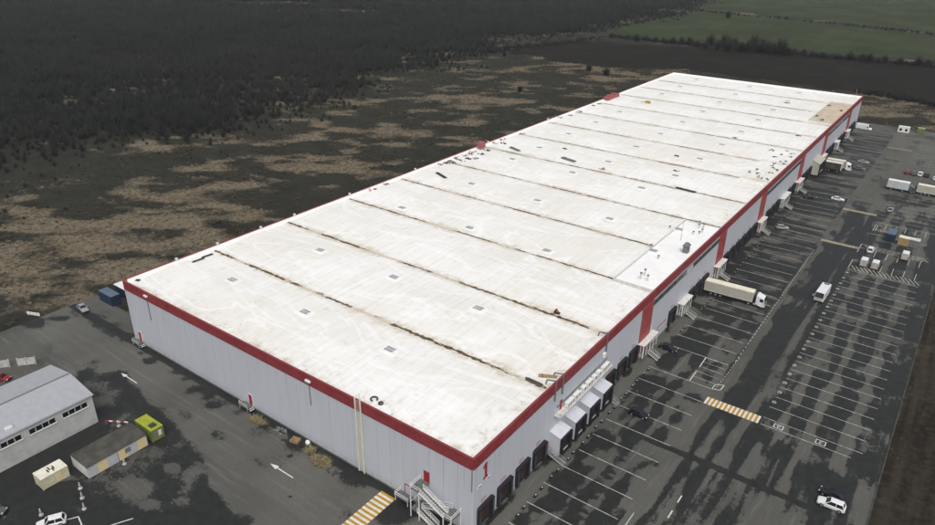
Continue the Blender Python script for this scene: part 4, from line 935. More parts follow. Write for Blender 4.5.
# articulated truck at its dock
e = empty('articulated_truck', (0.85, 110.95, 0), 0.045, 'white articulated truck with long cream trailer backed up to a dock', 'truck')
box_body(e, 0, 13.1, M['cream'], M['creamroof'])
for x in (2.0, 3.3, 4.6):
    for s in (-1, 1): wheel(e, x, s*1.02, 0.5, 0.36)
c = MB(); c.box(12.3, 16.0, -0.5, 0.5, 0.6, 0.95); c.bbox(13.3, 13.9, -0.9, 0.9, 1.0, 3.0, 0.05); c.build('tractor_chassis', M['chassis'], e)
cab(e, 13.95, M['c_white'], 2.4)
for x in (12.2, 15.6):
    for s in (-1, 1): wheel(e, x, s*1.02, 0.5, 0.34)
for s in (-1, 1): MB().cyl((13.4, s*1.0, 0.7), (14.6, s*1.0, 0.7), 0.3, 10).build('fuel_tank', M['rim'], e)
# trucks further off
e = empty('box_truck', (2.6, 254.2, 0), 0.0, 'truck with white framed open dark load bed, nearer of the far pair', 'truck')
MB().box(0, 7.0, -1.2, 1.2, 1.0, 1.2).build('load_bed', M['chassis'], e); MB().box(0.1, 6.9, -1.0, 1.1, 1.2, 3.5).build('tarpaulin', M['felt'], e)
f = MB()
for x in (0, 6.75): f.box(x, x+0.25, -1.27, -1.02, 1.0, 4.0); f.box(x, x+0.25, 1.02, 1.27, 1.0, 4.0)
f.box(0, 7.0, -1.28, -0.7, 3.85, 4.05); f.box(0, 7.0, 0.7, 1.28, 3.85, 4.05); f.box(0, 0.3, -0.7, 0.7, 3.85, 4.05); f.box(6.7, 7, -0.7, 0.7, 3.85, 4.05); f.build('bed_frame', M['white'], e)
MB().box(0.3, 6.7, -0.69, 0.69, 3.8, 3.95).build('roof_sheet', M['whitedirt'], e)
for x in (1.2, 2.4, 5.6):
    for s in (-1, 1): wheel(e, x, s*1.0, 0.48, 0.34)
e = empty('box_truck', (2.8, 258.6, 0), 0.0, 'white cab truck with cream box, farther of the far pair', 'truck')
box_body(e, 0, 7.2, M['cream'], M['creamroof']); cab(e, 7.6, M['c_white'], 2.3)
c = MB(); c.box(7.0, 9.6, -0.5, 0.5, 0.6, 0.95); c.build('tractor_chassis', M['chassis'], e)
for x in (1.6, 2.9, 8.9):
    for s in (-1, 1): wheel(e, x, s*1.0, 0.48, 0.34)
e = empty('box_truck', (28.4, 243.2, 0), 0.0, 'truck with pale blue grey box standing in the middle of the far lot', 'truck')
box_body(e, 0, 7.5, M['paleblue'], M['white']); cab(e, 7.8, M['c_grey'], 2.0, top=2.8)
c = MB(); c.box(7.2, 9.4, -0.5, 0.5, 0.6, 0.95); c.build('tractor_chassis', M['chassis'], e)
for x in (1.6, 5.6, 8.8):
    for s in (-1, 1): wheel(e, x, s*1.0, 0.48, 0.34)
e = empty('semi_trailer', (38.6, 243.9, 0), 0.0, 'long cream semi trailer parked without its tractor at the right edge', 'trailer')
box_body(e, 0, 12.5, M['cream'], M['creamroof'])
for x in (1.8, 3.1, 4.4):
    for s in (-1, 1): wheel(e, x, s*1.0, 0.5, 0.36)
g = MB(); g.box(9.4, 9.6, -0.9, -0.7, 0, 1.1); g.box(9.4, 9.6, 0.7, 0.9, 0, 1.1); g.build('landing_leg', M['chassis'], e)

# ------------------------------------------------------------------ containers, cabins, hall
def container(name, x0, x1, y0, y1, zh, side, top, label, cat='container', door=True, z=0.0, extra=None):
    e = empty(name, ((x0+x1)/2, (y0+y1)/2, z), 0, label, cat); a, b = (x1-x0)/2, (y1-y0)/2
    m = MB(); m.bbox(-a, a, -b, b, 0.12, zh-0.06, 0.04); m.build('shell', side, e)
    MB().bbox(-a-0.03, a+0.03, -b-0.03, b+0.03, zh-0.06, zh+0.03, 0.02).build('roof', top, e)
    f = MB()
    for sx in (-1, 1):
        for sy in (-1, 1): f.box(sx*(a-0.1), sx*(a+0.02), sy*(b-0.1), sy*(b+0.02), 0, zh-0.07)
    f.build('corner_post', side, e)
    return e, a, b
e, a, b = container('cream_container', -70.0, -67.1, -38.0, -33.3, 2.5, M['creamc'], M['creamtop'], 'small cream container with dark clutter on its roof beside the hall', 'container')
for (x, y) in ((0.2, -0.5), (-0.3, -0.1), (0.4, 0.3), (-0.1, 0.6)): MB().bbox(x-0.5, x+0.45, y-0.12, y+0.1, 2.53, 2.62, 0.02).build('roof_batten', M['rubble'], e)
MB().box(a, a+0.03, -0.2, 1.0, 0.3, 2.1).build('door', M['stripe'], e)
# striped site cabin in two halves
e = empty('site_cabin', (-66.4, -25.75, 0), 0, 'long cabin with yellow and grey striped wall and dark roof', 'cabin')
for (y0, y1) in ((-5.85, -0.06), (0.06, 5.85)):
    MB().bbox(-2.85, 2.85, y0, y1, 0.1, 2.55, 0.04).build('wall', M['stripe'], e)
    MB().prism([(-3.0, 2.56), (3.0, 2.56), (3.0, 2.66), (0, 3.0), (-3.0, 2.66)], 'y', y0-(0.05 if y0 > 0 else 0.05), y1+(0.04 if y1 < 0.0 else 0.05)).build('roof', M['felt'], e)
MB().box(-2.7, 2.7, -5.9, -5.84, 0.2, 2.5).build('end_wall', M['whitedirt'], e)
for y in (1.9,): MB().box(2.84, 2.88, y-0.55, y+0.55, 1.0, 2.0).build('window', M['greyobj'], e)
e, a, b = container('lime_cabin', -69.1, -63.4, -18.95, -16.45, 2.8, M['limewall'], M['lime'], 'small lime green cabin beside the end of the striped cabin', 'cabin')
MB().bbox(0.9, 2.1, -0.7, 0.5, 2.83, 3.1, 0.04).build('roof_hatch', M['rubble'], e)
MB().box(a, a+0.03, -0.8, -0.1, 0.9, 2.2).build('window', M['greyobj'], e); MB().box(a, a+0.03, 0.1, 0.8, 0.9, 2.2).build('window', M['whitedirt'], e)
container('blue_container', -127.6, -121.3, 5.2, 7.7, 3.0, M['bluec'], M['bluetop'], 'blue grey container at the corner behind the warehouse end wall', 'container', z=-0.05)
container('blue_container', -127.8, -117.5, 9.6, 12.1, 3.0, M['bluec'], M['white'], 'blue container with white roof, half hidden by the warehouse corner', 'container', z=-0.05)
container('blue_container', 36.3, 38.8, 183.2, 189.3, 2.8, M['bluec'], M['bluetop'], 'blue container standing in the middle of the right car park', 'container')
e, a, b = container('site_container', 39.9, 45.9, 182.4, 184.8, 2.7, M['ochre'], M['creamtop'], 'container with ochre left half and grey right half', 'container')
MB().box(0.1, a+0.025, -b-0.03, -b+0.02, 0.2, 2.6).build('grey_panel', M['greyobj'], e); MB().box(0.1, a+0.02, -b-0.02, b+0.02, 2.725, 2.75).build('grey_roof', M['whitedirt'], e)
e, a, b = container('gate_cabin', 19.2, 24.2, 346.2, 348.6, 3.0, M['white'], M['white'], 'white cabin with two dark windows at the far end of the lot', 'cabin')
for x in (-1.3, 1.2): MB().box(x-0.55, x+0.55, -b-0.04, -b+0.02, 0.9, 2.1).build('window', M['glass'], e)
container('green_container', 27.4, 30.6, 351.4, 353.4, 2.4, M['limewall'], M['steel'], 'small dull green container right of the white cabin', 'container')
# hall
e = empty('hall', (-86.5, -50, 0), 0, 'grey hall with pale blue grey pitched metal roof and square windows', 'hall')
xe, xw, zr, ze = 8.3, -8.5, 8.3, 6.8; ya, yb = -30.0, 28.0
MB().prism([(xw, 0), (xe, 0), (xe, ze-0.12), (0, zr-0.15), (xw, ze-0.12)], 'y', ya, yb).build('wall', M['hallwall'], e)
for s, xq in ((1, xe), (-1, xw)):
    xo = xq+0.35*s; zo = ze-0.35*(zr-ze)/abs(xq)
    n = 29; wd = (yb-ya+0.6)/n
    me = MB().add([(0,0,zr),(xo,0,zo),(xo,wd-0.015,zo),(0,wd-0.015,zr),(0,0,zr-0.08),(xo,0,zo-0.08),(xo,wd-0.015,zo-0.08),(0,wd-0.015,zr-0.08)], [(0,1,2,3) if s > 0 else (3,2,1,0),(7,6,5,4) if s > 0 else (4,5,6,7),(0,4,5,1),(1,5,6,2),(2,6,7,3),(3,7,4,0)]).mesh('roof_sheet', M['hallroof'])
    for i in range(n): link('roof_sheet', me, e, (0, ya-0.3+i*wd, 0))
MB().prism([(-0.25, zr+0.0), (0, zr+0.07), (0.25, zr+0.0), (0.25, zr-0.05), (-0.25, zr-0.05)], 'y', ya-0.3, yb+0.3).build('ridge_cap', M['greyobj'], e)
wm = MB().box(8.28, 8.36, 0, 1.06, 4.7, 5.75).mesh('window', M['glass']); wf = MB()
for (a, b, c, d) in ((-0.06, 1.12, 4.62, 4.7), (-0.06, 1.12, 5.75, 5.82), (-0.06, 0, 4.7, 5.75), (1.06, 1.12, 4.7, 5.75)): wf.box(8.28, 8.39, a, b, c, d)
wfm = wf.mesh('frame', M['hallwall']); sm = MB().box(8.3, 8.5, -0.05, 5.0, 4.5, 4.6).mesh('sill', M['white'])
for gy0 in (22.0, 15.8, 9.6, 3.4):
    for i in range(4):
        o = link('window', wm, e, (0, gy0+i*1.22, 0)); link('frame', wfm, o)
    link('sill', sm, e, (0, gy0-0.02, 0))
MB().bbox(6.3, 7.3, 12.6, 14.0, 6.9, 7.4, 0.1).build('roof_vent', M['whitedirt'], e)
for s in (0,): MB().cyl((8.45, ya, ze-0.1), (8.45, yb, ze-0.1), 0.09, 8).build('gutter', M['plinth'], e)

# ------------------------------------------------------------------ small things in the yard
bm_ = MB(); bm_.cyl((0,0,0),(0,0,0.18), 0.5, 12); bm_.cyl((0,0,0.18),(0,0,1.5), 0.34, 12, 0, 0.10); bm_.cyl((0,0,1.5),(0,0,1.65), 0.14, 10)
bmm = bm_.mesh('cone_bollard', M['concrete'])
for (x, y, lb) in ((-62.5,-33.8,'pale cone shaped bollard closest to the cream container'), (-59.9,-34.8,'pale cone shaped bollard, middle of the row of three'), (-57.1,-35.9,'pale cone shaped bollard at the open end of the row of three'), (-61.6,-41.0,'pale cone shaped bollard standing alone nearer the bottom left corner'), (-62.2,-25.6,'pale cone shaped bollard against the striped cabin wall'), (-73.6,-20.2,'pale cone shaped bollard by the red and white barrier')):
    o = link('cone_bollard', bmm, None, (x, y, 0)); o.scale = (0.75, 0.75, 0.85); tag(o, lb, 'bollard', 'cone bollards in the yard')
    q = MB().cyl((0,0,0.7),(0,0,0.95), 0.285, 12, 0, 0.235).build('band', M['greyobj'], o)
e = empty('barrier', (-74.2, -20.2, 0), 0.55, 'low red and white striped barrier at the hall corner', 'barrier')
for i in range(6): MB().box(-2.4+0.8*i, -1.6+0.8*i, -0.08, 0.08, 0.7, 0.95).build('rail_section', M['doorred'] if i % 2 == 0 else M['white'], e)
for x in (-2.2, 2.2): MB().box(x-0.06, x+0.06, -0.3, 0.3, 0, 0.7).build('stand', M['greyobj'], e)
e = empty('barrier', (*at(34, 316), 0), 0.4, 'short white barrier at the left edge of the yard', 'barrier')
for i in range(4): MB().box(-1.9+1.0*i, -1.1+1.0*i, -0.08, 0.08, 0.3, 1.1).build('rail_section', M['white'], e)
MB().box(-2, 2, -0.05, 0.05, 0.2, 0.32).build('base_rail', M['greyobj'], e)
e = empty('concrete_fence', (*at(9, 367), 0), 0, 'low pale concrete panel fence behind the grey hall', 'fence')
A_, B_ = np.array(at(-25, 371)), np.array(at(36, 364)); C_ = np.array(at(9, 367)); nF = 7
for i in range(nF+1):
    q = A_+(B_-A_)*i/nF-C_; MB().box(q[0]-0.12, q[0]+0.12, q[1]-0.12, q[1]+0.12, 0, 2.1).build('post', M['concrete'], e)
    if i < nF and i != 4:
        r2 = A_+(B_-A_)*(i+1)/nF-C_; MB().bar((q[0], q[1], 0.95), (r2[0], r2[1], 0.95), 0.12); m = MB(); d_ = (r2-q)/np.linalg.norm(r2-q); n_ = np.array([-d_[1], d_[0]])*0.06
        a1, b1 = q+d_*0.14, r2-d_*0.14; P4 = [a1-n_, b1-n_, b1+n_, a1+n_]
        m.add([(*p_, 0.1) for p_ in P4]+[(*p_, 1.9) for p_ in P4], [(0,3,2,1),(4,5,6,7),(0,1,5,4),(1,2,6,5),(2,3,7,6),(3,0,4,7)]); m.build('panel', M['concrete'], e)
def heap(name, mat, x, y, z, rx, ry, h, n, seed, label, cat, group=None, straw=False):
    rr = random.Random(seed); m = MB()
    for i in range(n):
        a = rr.uniform(0, 6.28); d = math.sqrt(rr.random()); px, py = d*rx*math.cos(a), d*ry*math.sin(a); hh = h*(1-d*0.8)
        if straw:
            t = rr.uniform(0, 6.28); ln = rr.uniform(0.5, 1.5); zz = rr.uniform(0, hh)
            p = Vector((px, py, zz)); q = p+Vector((math.cos(t)*ln, math.sin(t)*ln, rr.uniform(-0.1, 0.5))); s = Vector((-math.sin(t), math.cos(t), 0))*0.07
            m.add([p-s, p+s, q], [(0,1,2)])
        else:
            l, w_, t = rr.uniform(0.25, 0.9), rr.uniform(0.15, 0.5), rr.uniform(0, 3.14); c, s = math.cos(t), math.sin(t); k = rr.uniform(0.05, max(0.12, hh))
            P = [(px+c*u*l-s*v*w_, py+s*u*l+c*v*w_) for u, v in ((-.5,-.5),(.5,-.5),(.5,.5),(-.5,.5))]; tl = rr.uniform(-0.1, 0.1)
            m.add([(a_, b_, -0.05) for a_, b_ in P]+[(a_, b_, k+(tl if i_ < 2 else -tl)) for i_, (a_, b_) in enumerate(P)], [(0,3,2,1),(4,5,6,7),(0,1,5,4),(1,2,6,5),(2,3,7,6),(3,0,4,7)])
    return tag(m.build(name, mat, None, loc=(x, y, z)), label, cat, group)
heap('straw_heap', M['straw'], -52.6, -2.2, 0.02, 2.1, 0.9, 0.45, 260, 1, 'dry straw heap by the wall, right of the red ground door', 'heap', None, True)
heap('straw_heap', M['straw'], -33.2, -2.9, 0.02, 2.3, 1.3, 0.7, 420, 2, 'largest dry straw heap along the end wall, near the white arrow', 'heap', None, True)
heap('straw_heap', M['straw'], -37.4, -2.0, 0.02, 1.3, 0.8, 0.4, 170, 3, 'smaller dry straw heap left of the largest one', 'heap', None, True)
heap('scrap_pile', M['greyobj'], -46.2, -1.6, 0.01, 1.8, 0.8, 0.5, 14, 4, 'grey scrap metal pile lying along the end wall', 'scrap')
heap('scrap_pile', M['rubble'], -29.6, -3.8, 0.01, 1.2, 0.7, 0.25, 9, 14, 'flat dark scrap right of the largest straw heap', 'scrap')
e = empty('pallet_stack', (-41.6, -1.9, 0), 0.25, 'stack of wooden pallets against the end wall', 'pallets')
for k in range(4):
    for i in range(5): MB().box(-0.9, 0.9, -0.7+0.3*i, -0.5+0.3*i, 0.16*k+0.10, 0.16*k+0.13).build('plank', M['wood'], e)
    for i in range(3): MB().box(-0.9+0.8*i, -0.75+0.8*i, -0.7, 0.7, 0.16*k+0.0, 0.16*k+0.099).build('bearer', M['wood'], e)
o = MB().loft([[(0.55*math.cos(a)*s, 0.45*math.sin(a)*s, z) for a in [2*math.pi*i/10 for i in range(10)]] for s, z in ((0.8,0),(1,0.25),(0.95,0.6),(0.6,0.85),(0.2,0.95))]).build('white_sack', M['white'], None, smooth=True, loc=(-39.1, -0.95, 0.0)); tag(o, 'full white sack beside the pallet stack', 'sack')

# ------------------------------------------------------------------ loose things on the roof
LG = 'scrap heaps along the left roof edge'; LL = 'dark scrap heap strewn along the left roof edge'
for i, (x, y) in enumerate(((-100.0,118.0),(-99.3,120.6),(-99.4,123.6),(-99.6,126.6),(-99.6,131.9),(-95.6,129.8),(-93.7,131.3),(-95.5,137.3),(-97.0,142.8),(-100.3,152.8),(-96.9,154.6),(-97.7,122.9),(-100,205),(-98.2,211.8),(-99.6,242.0),(-99.5,172.3),(-96.6,126.4),(-98.5,134.6),(-100,90),(-99.6,222),(-99.4,236))):
    heap('scrap_heap', M['rubble'] if i % 3 else M['greyobj'], x, y, roof_z(y)+0.03, 1.5, 1.0, 0.6, 8, 100+i, LL, 'scrap', LG)
for i, (x, y, lb) in enumerate(((-99.6,137.4,'red scrap heap just before the red tank on the roof edge'), (-100.3,128.5,'red scrap heap among the dark heaps on the left roof edge'), (-100.1,83.6,'low red scrap heap on the near left roof edge'), (-100.2,158.5,'red scrap heap beyond the red tank on the roof edge'))):
    heap('scrap_heap', M['pink'], x, y, roof_z(y)+0.03, 1.4, 1.6, 0.5, 8, 140+i, lb, 'scrap')
e = empty('red_tank', (-99.6, 143.0, roof_z(143)), 0.1, 'square red tank on legs at the left roof edge', 'tank')
MB().bbox(-1.2, 1.2, -1.2, 1.2, 0.8, 2.9, 0.1).build('tank_body', M['pink'], e)
for a, b in ((-1,-1),(1,-1),(1,1),(-1,1)): MB().box(a*1.05-0.08, a*1.05+0.08, b*1.05-0.08, b*1.05+0.08, 0, 0.8).build('leg', M['whitedirt'], e)
e = empty('red_stack', (-100.0, 256.5, roof_z(256)), 0.0, 'long stack of red bundles at the far left roof edge', 'stack')
for i in range(5): MB().bbox(-1.4, 1.4, -6+2.5*i, -3.7+2.5*i, 0, 1.5+0.5*(i % 2), 0.1).build('bundle', M['pink'], e)
def beam(name, mat, x, y, dx, dy, w, h, label, cat, n=3):
    e = empty(name, (x, y, roof_z(y)+0.05), math.atan2(dy, dx), label, cat); l = math.hypot(dx, dy)
    for i in range(n): MB().cyl((-l/2, (i-(n-1)/2)*w, w*0.5), (l/2+0.1*i, (i-(n-1)/2)*w, w*0.5), w*0.48, 8).build('pipe', mat, e)
    MB().box(-l*0.3, -l*0.3+0.12, -w*n/2, w*n/2, -0.05, w*1.05).build('strap', M['rubble'], e)
    return e
beam('pipe_bundle', M['rubble'], -91.6, 108.0, 5.6, -2.4, 0.38, 0.3, 'dark pipe bundle lying near the left roof edge', 'pipes')
beam('pipe_bundle', M['rubble'], -98.2, 17.9, 0.2, 3.2, 0.3, 0.3, 'short dark pipe bundle near the left corner, nearer of two', 'pipes', 2)
beam('pipe_bundle', M['rubble'], -98.9, 21.0, 0.2, 3.0, 0.3, 0.3, 'short dark pipe bundle near the left corner, farther of two', 'pipes', 2)
beam('pipe_bundle', M['greyobj'], -66.6, 151.6, 6.0, -1.6, 0.5, 0.3, 'grey pipe bundle lying in the middle of the roof', 'pipes')
beam('pipe_bundle', M['greyobj'], -89.4, 150.8, 5.2, -2.0, 0.45, 0.3, 'grey pipe bundle beyond the red tank', 'pipes')
beam('pipe_bundle', M['rubble'], -20.5, 146.8, 6.5, -0.6, 0.4, 0.3, 'dark pipe bundle along a valley at the roof right side', 'pipes')
e = beam('plank_stack', M['wood'], -2.6, 27.6, 3.0, 1.6, 0.4, 0.3, 'brown timber stack by the right parapet above the gantry', 'timber', 2)
for i, (x, y, lb) in enumerate(((-74.2,163.0,'dark heap lying alone on the left half of the roof'), (-30.1,164.0,'dark heap lying on the right half of the mid roof'), (-52.0,150.0,'scattered thin scrap on the mid roof'), (-83.7,257.2,'dark heap next to the yellow box on the far roof'), (-27.5,302.6,'dark heap on the far roof bay'), (-7.7,241.9,'dark heap near the right parapet before the beige roof'), (-37,181,'small dark heap right of a far rooflight'), (-27.3,222,'small dark heap in the fifth bay from the far end'))):
    heap('scrap_heap', M['rubble'], x, y, roof_z(y)+0.03, 1.3, 0.9, 0.7, 7, 200+i, lb, 'scrap')
o = MB().bbox(-1.2, 1.2, -0.9, 0.9, 0, 0.9, 0.08).build('yellow_box', M['yellow'], None, loc=(-81.2, 257.6, roof_z(257))); tag(o, 'small yellow box on the far left part of the roof', 'box')
MB().box(-1.0, 1.0, -0.7, 0.7, 0.9, 0.96).build('lid', M['wood'], o)
for i, (x, y, r, lb) in enumerate(((-23.8, 2.6, 0.62, 'larger dark hose ring on the roof near the ladder'), (-22.0, 2.4, 0.36, 'smaller dark hose ring on the roof near the ladder'))):
    m = MB(); n = 14; rr_ = []
    for k in range(n if i else n-2):
        a = 2*math.pi*k/n; rr_.append([((r+0.16*math.cos(t))*math.cos(a), (r+0.16*math.cos(t))*math.sin(a), 0.16+0.16*math.sin(t)) for t in [2*math.pi*j/6 for j in range(6)]])
    if i: rr_.append(rr_[0])
    m.loft(rr_, cap=(i == 0)); tag(m.build('hose_ring', M['rubble'], None, loc=(x, y, roof_z(y)+0.08)), lb, 'hose')
heap('scrap_heap', M['rubble'], -101.0+0.4, 3.0, roof_z(3)+0.05, 0.8, 0.6, 0.5, 6, 301, 'small dark heap in the left roof corner', 'scrap')
e = empty('winch', (-13.3, 49.9, roof_z(50)+0.1), 0.3, 'dark red winch frame standing in the second valley near the right edge', 'winch')
e.scale = (0.75, 0.75, 0.6)
MB().bbox(-0.9, 0.9, -0.5, 0.5, 0.1, 0.5, 0.05).build('base', M['rubble'], e); MB().cyl((-0.5,-0.5,0.9),(-0.5,0.5,0.9), 0.4, 10).build('drum', M['door'], e)
m = MB(); m.bar((0.6,0,0.4),(-0.2,0,2.0), 0.2); m.bar((-0.9,0,0.4),(-0.2,0,2.0), 0.2); m.build('frame', M['doorred'], e)
e = empty('gutter_cover', (-3.6, 24.6, roof_z(24.5)+0.1), -0.05, 'dark tarpaulin bundle in the first valley by the parapet', 'tarpaulin')
MB().bbox(-1.9, 1.6, -0.45, 0.4, 0, 0.32, 0.1).build('roll', M['felt'], e); MB().bbox(-2.1, 1.8, -0.2, 0.15, 0.28, 0.4, 0.04).build('weight', M['rubble'], e)
RG = 'scrap heaps on the cluttered flat roof'; RL = 'dark scrap heap on the cluttered white flat roof at the right edge'
for i, (x, y) in enumerate(((-9.4,178.4),(-6.4,178.3),(-5.2,175.3),(-2.3,173.8),(-5.3,190.8),(-3.1,181.8),(-2.9,187.7),(-7.1,202.8),(-11.0,212.2),(-9.9,211.1),(-4.2,197.9),(-2.6,196.5),(-2.3,199.4),(-2.3,206.7),(-5.3,213.8),(-3.9,174.0),(-4.1,189.2),(-2.3,186.5),(-8,183),(-6,208),(-3,211.5),(-4.6,194))):
    heap('scrap_heap', M['rubble'] if i % 2 else M['greyobj'], x, y, 15.82, 0.7 if x > -8 else 0.6, 1.2, 0.4, 5, 400+i, RL, 'scrap', RG)
for i, (x, y, lb) in enumerate(((-9.6,309.0,'dark heap at the far corner of the beige roof patch'), (-2.5,300.5,'dark heap on the beige roof patch by the parapet'), (-9.0,281.6,'dark heap at the near left side of the beige roof patch'), (-5.7,275.4,'dark heap at the near end of the beige roof patch'))):
    heap('scrap_heap', M['rubble'], x, y, 15.97, 0.8, 1.3, 0.8, 6, 450+i, lb, 'scrap')

# ------------------------------------------------------------------ vegetation
def twig_mesh(name, mat, n, h, w, thick, seed, upright=0.5, base=0.12):
    rr = random.Random(seed); m = MB()
    for i in range(n):
        a = rr.uniform(0, 6.283); d = rr.random()**0.5; t = rr.random()
        bz = h*base*rr.random()+h*0.45*(1-d)*rr.random(); p = Vector((0.35*w*d*math.cos(a)*rr.random(), 0.35*w*d*math.sin(a)*rr.random(), bz-0.1))
        q = Vector((w*d*math.cos(a), w*d*math.sin(a), h*(0.25+0.75*math.sqrt(max(0, 1-d*d)))*(0.55+0.45*rr.random())))
        s = Vector((rr.uniform(-1,1), rr.uniform(-1,1), rr.uniform(-.3,.3))).normalized()*thick*rr.uniform(0.5, 1.3)
        md = p.lerp(q, 0.55)+Vector((rr.uniform(-1,1), rr.uniform(-1,1), rr.uniform(0,1)))*0.12*w
        m.add([p-s*0.7, p+s*0.7, md+s, md-s, q], [(0,1,2,3),(3,2,4)])
    return m.mesh(name, mat)
def scatter(name, meshes, pts, scl, label, cat, seed=1):
    """one mass of plants: points carrying instances"""
    src = bpy.data.collections.new(name+'_kinds')
    for i, me in enumerate(meshes): src.objects.link(bpy.data.objects.new(f'{name}_kind', me))
    n = len(pts); me = bpy.data.meshes.new(name); me.vertices.add(n); me.vertices.foreach_set('co', np.asarray(pts, np.float32).ravel())
    rs = np.random.RandomState(seed)
    for an, arr in (('scl', scl), ('rz', rs.uniform(0, 6.283, n))):
        a_ = me.attributes.new(an, 'FLOAT', 'POINT'); a_.data.foreach_set('value', np.asarray(arr, np.float32))
    a_ = me.attributes.new('idx', 'INT', 'POINT'); a_.data.foreach_set('value', rs.randint(0, len(meshes), n).astype(np.int32))
    o = link(name, me); tag(o, label, cat, None, 'stuff')
    ng = bpy.data.node_groups.new(name, 'GeometryNodeTree'); ng.is_modifier = True
    ng.interface.new_socket('Geometry', in_out='INPUT', socket_type='NodeSocketGeometry'); ng.interface.new_socket('Geometry', in_out='OUTPUT', socket_type='NodeSocketGeometry')
    N = ng.nodes; gi, go_ = N.new('NodeGroupInput'), N.new('NodeGroupOutput'); iop = N.new('GeometryNodeInstanceOnPoints'); ci = N.new('GeometryNodeCollectionInfo')
    ci.inputs['Collection'].default_value = src; ci.inputs['Separate Children'].default_value = True; ci.inputs['Reset Children'].default_value = True
    iop.inputs['Pick Instance'].default_value = True
    def attr(nm, dt):
        nd = N.new('GeometryNodeInputNamedAttribute'); nd.data_type = dt; nd.inputs['Name'].default_value = nm; return [s_ for s_ in nd.outputs if s_.enabled][0]
    cx = N.new('ShaderNodeCombineXYZ'); er = N.new('FunctionNodeEulerToRotation'); K = ng.links.new
    K(attr('rz', 'FLOAT'), cx.inputs[2]); K(cx.outputs[0], er.inputs[0]); K(er.outputs[0], iop.inputs['Rotation']); K(attr('scl', 'FLOAT'), iop.inputs['Scale']); K(attr('idx', 'INT'), iop.inputs['Instance Index'])
    K(gi.outputs[0], iop.inputs['Points']); K(ci.outputs[0], iop.inputs['Instance']); K(iop.outputs[0], go_.inputs[0])
    md = o.modifiers.new('scatter', 'NODES'); md.node_group = ng
    return o
rs = np.random.RandomState(5)
def jitter(x0, x1, y0, y1, st):
    X, Y = np.meshgrid(np.arange(x0, x1, st), np.arange(y0, y1, st)); X = X+rs.uniform(-.5,.5,X.shape)*st*1.1; Y = Y+rs.uniform(-.5,.5,Y.shape)*st*1.1
    return X.ravel(), Y.ravel()
FOREST = [(-200,205),(0,190),(45,180),(100,160),(180,143),(240,128),(300,103),(400,76),(470,54),(520,38),(560,35),(600,28),(640,19),(690,7),(715,-10),(-260,-10)]
X, Y = jitter(-1300, -150, -60, 1150, 3.6)
jn = (fbm(X/28, Y/28, 77, 3)-0.5)*90; fo = soft_poly(X+jn, Y-jn, FOREST, 32)*(1-(blobs(X, Y, [(332,12,58,2.2),(275,4,50,2),(420,17,36,1.2)]) > 0.4)); dn = fbm(X/45, Y/45, 71, 3)
edge = fbm(X/20, Y/20, 73, 3); dist = np.hypot(X-CAM[0], Y-CAM[1])
keep = (rs.uniform(0, 1, X.shape) < fo**1.3) & (rs.uniform(0, 1, X.shape) < 0.30+1.1*dn) & (rs.uniform(0, 1, X.shape) < np.clip(700/dist, 0.35, 1))
X, Y = X[keep], Y[keep]; dn, dist, fo = dn[keep], dist[keep], fo[keep]
sc_ = (0.55+0.75*dn+0.35*rs.uniform(-1, 1, X.shape)+0.6*(rs.uniform(0, 1, X.shape) > 0.93))*np.clip(0.75+dist/1500, 0.8, 1.5)
sc_ = np.clip(sc_, 0.35, 2.2)*(0.20+0.80*fo)+1.0*blobs(X, Y, [(585,12,40,10),(520,20,30,8)])
wood = [twig_mesh('bare_tree', M['twig'], 120, 5.6, 2.7, 0.055, 500+i) for i in range(7)]
scatter('woodland', wood, np.stack([X, Y, gz(X, Y)], 1), sc_, 'dark leafless scrub woodland filling the upper left background', 'woodland')
X, Y = jitter(-340, -104, -60, 480, 2.1)
tanv = a_tan(X, Y); fo = poly_mask(X, Y, FOREST); pl_ = a_plough(X, Y)
okm = (fo < 0.5) & (pl_ < 0.5) & ~((X > -132) & (Y < 16)) & (X < -106-3*rs.uniform(0, 1, X.shape)) & ~((X < -104) & (X > -108))
u1 = rs.uniform(0, 1, X.shape)
kb_ = okm & (tanv < 0.36) & (u1 < 0.15+1.1*(fbc(X/14, Y/14, 79, 3)-0.35)); kr = okm & (u1 < sstep(0.30, 0.62, tanv)*0.8)
shrub = [twig_mesh('low_scrub', M['scrub'], 30, 1.0, 1.3, 0.055, 600+i) for i in range(6)]
scatter('scrub', shrub, np.stack([X[kb_], Y[kb_], gz(X[kb_], Y[kb_])], 1), np.clip(0.45+0.9*fbm(X[kb_]/30, Y[kb_]/30, 75, 3)+0.3*rs.uniform(-1, 1, kb_.sum()), 0.3, 1.8), 'low dark scrub scattered over the wild ground beside the warehouse', 'scrub', 2)
reed = [twig_mesh('reed_tuft', M['reed'], 26, 0.95, 1.05, 0.07, 700+i, base=0.05) for i in range(5)]
scatter('dry_reeds', reed, np.stack([X[kr], Y[kr], gz(X[kr], Y[kr])], 1), 0.55+0.6*rs.uniform(0, 1, kr.sum()), 'pale dry reed tufts on the wild ground beside the warehouse', 'reeds', 3)
X, Y = jitter(53.6, 75, -70, 356, 1.3); k_ = (rs.uniform(0, 1, X.shape) < 0.10+0.45*sstep(60, 68, X))
scatter('verge_scrub', shrub, np.stack([X[k_], Y[k_], gz(X[k_], Y[k_])], 1), 0.25+0.35*rs.uniform(0, 1, k_.sum()), 'low dark scrub on the brown verge right of the car park', 'scrub', 4)
X, Y = jitter(-40, 60, 360, 440, 2.2); tv = a_tan(X, Y); k_ = (tv > 0.3) & (a_plough(X, Y) < 0.5) & (rs.uniform(0, 1, X.shape) < 0.8)
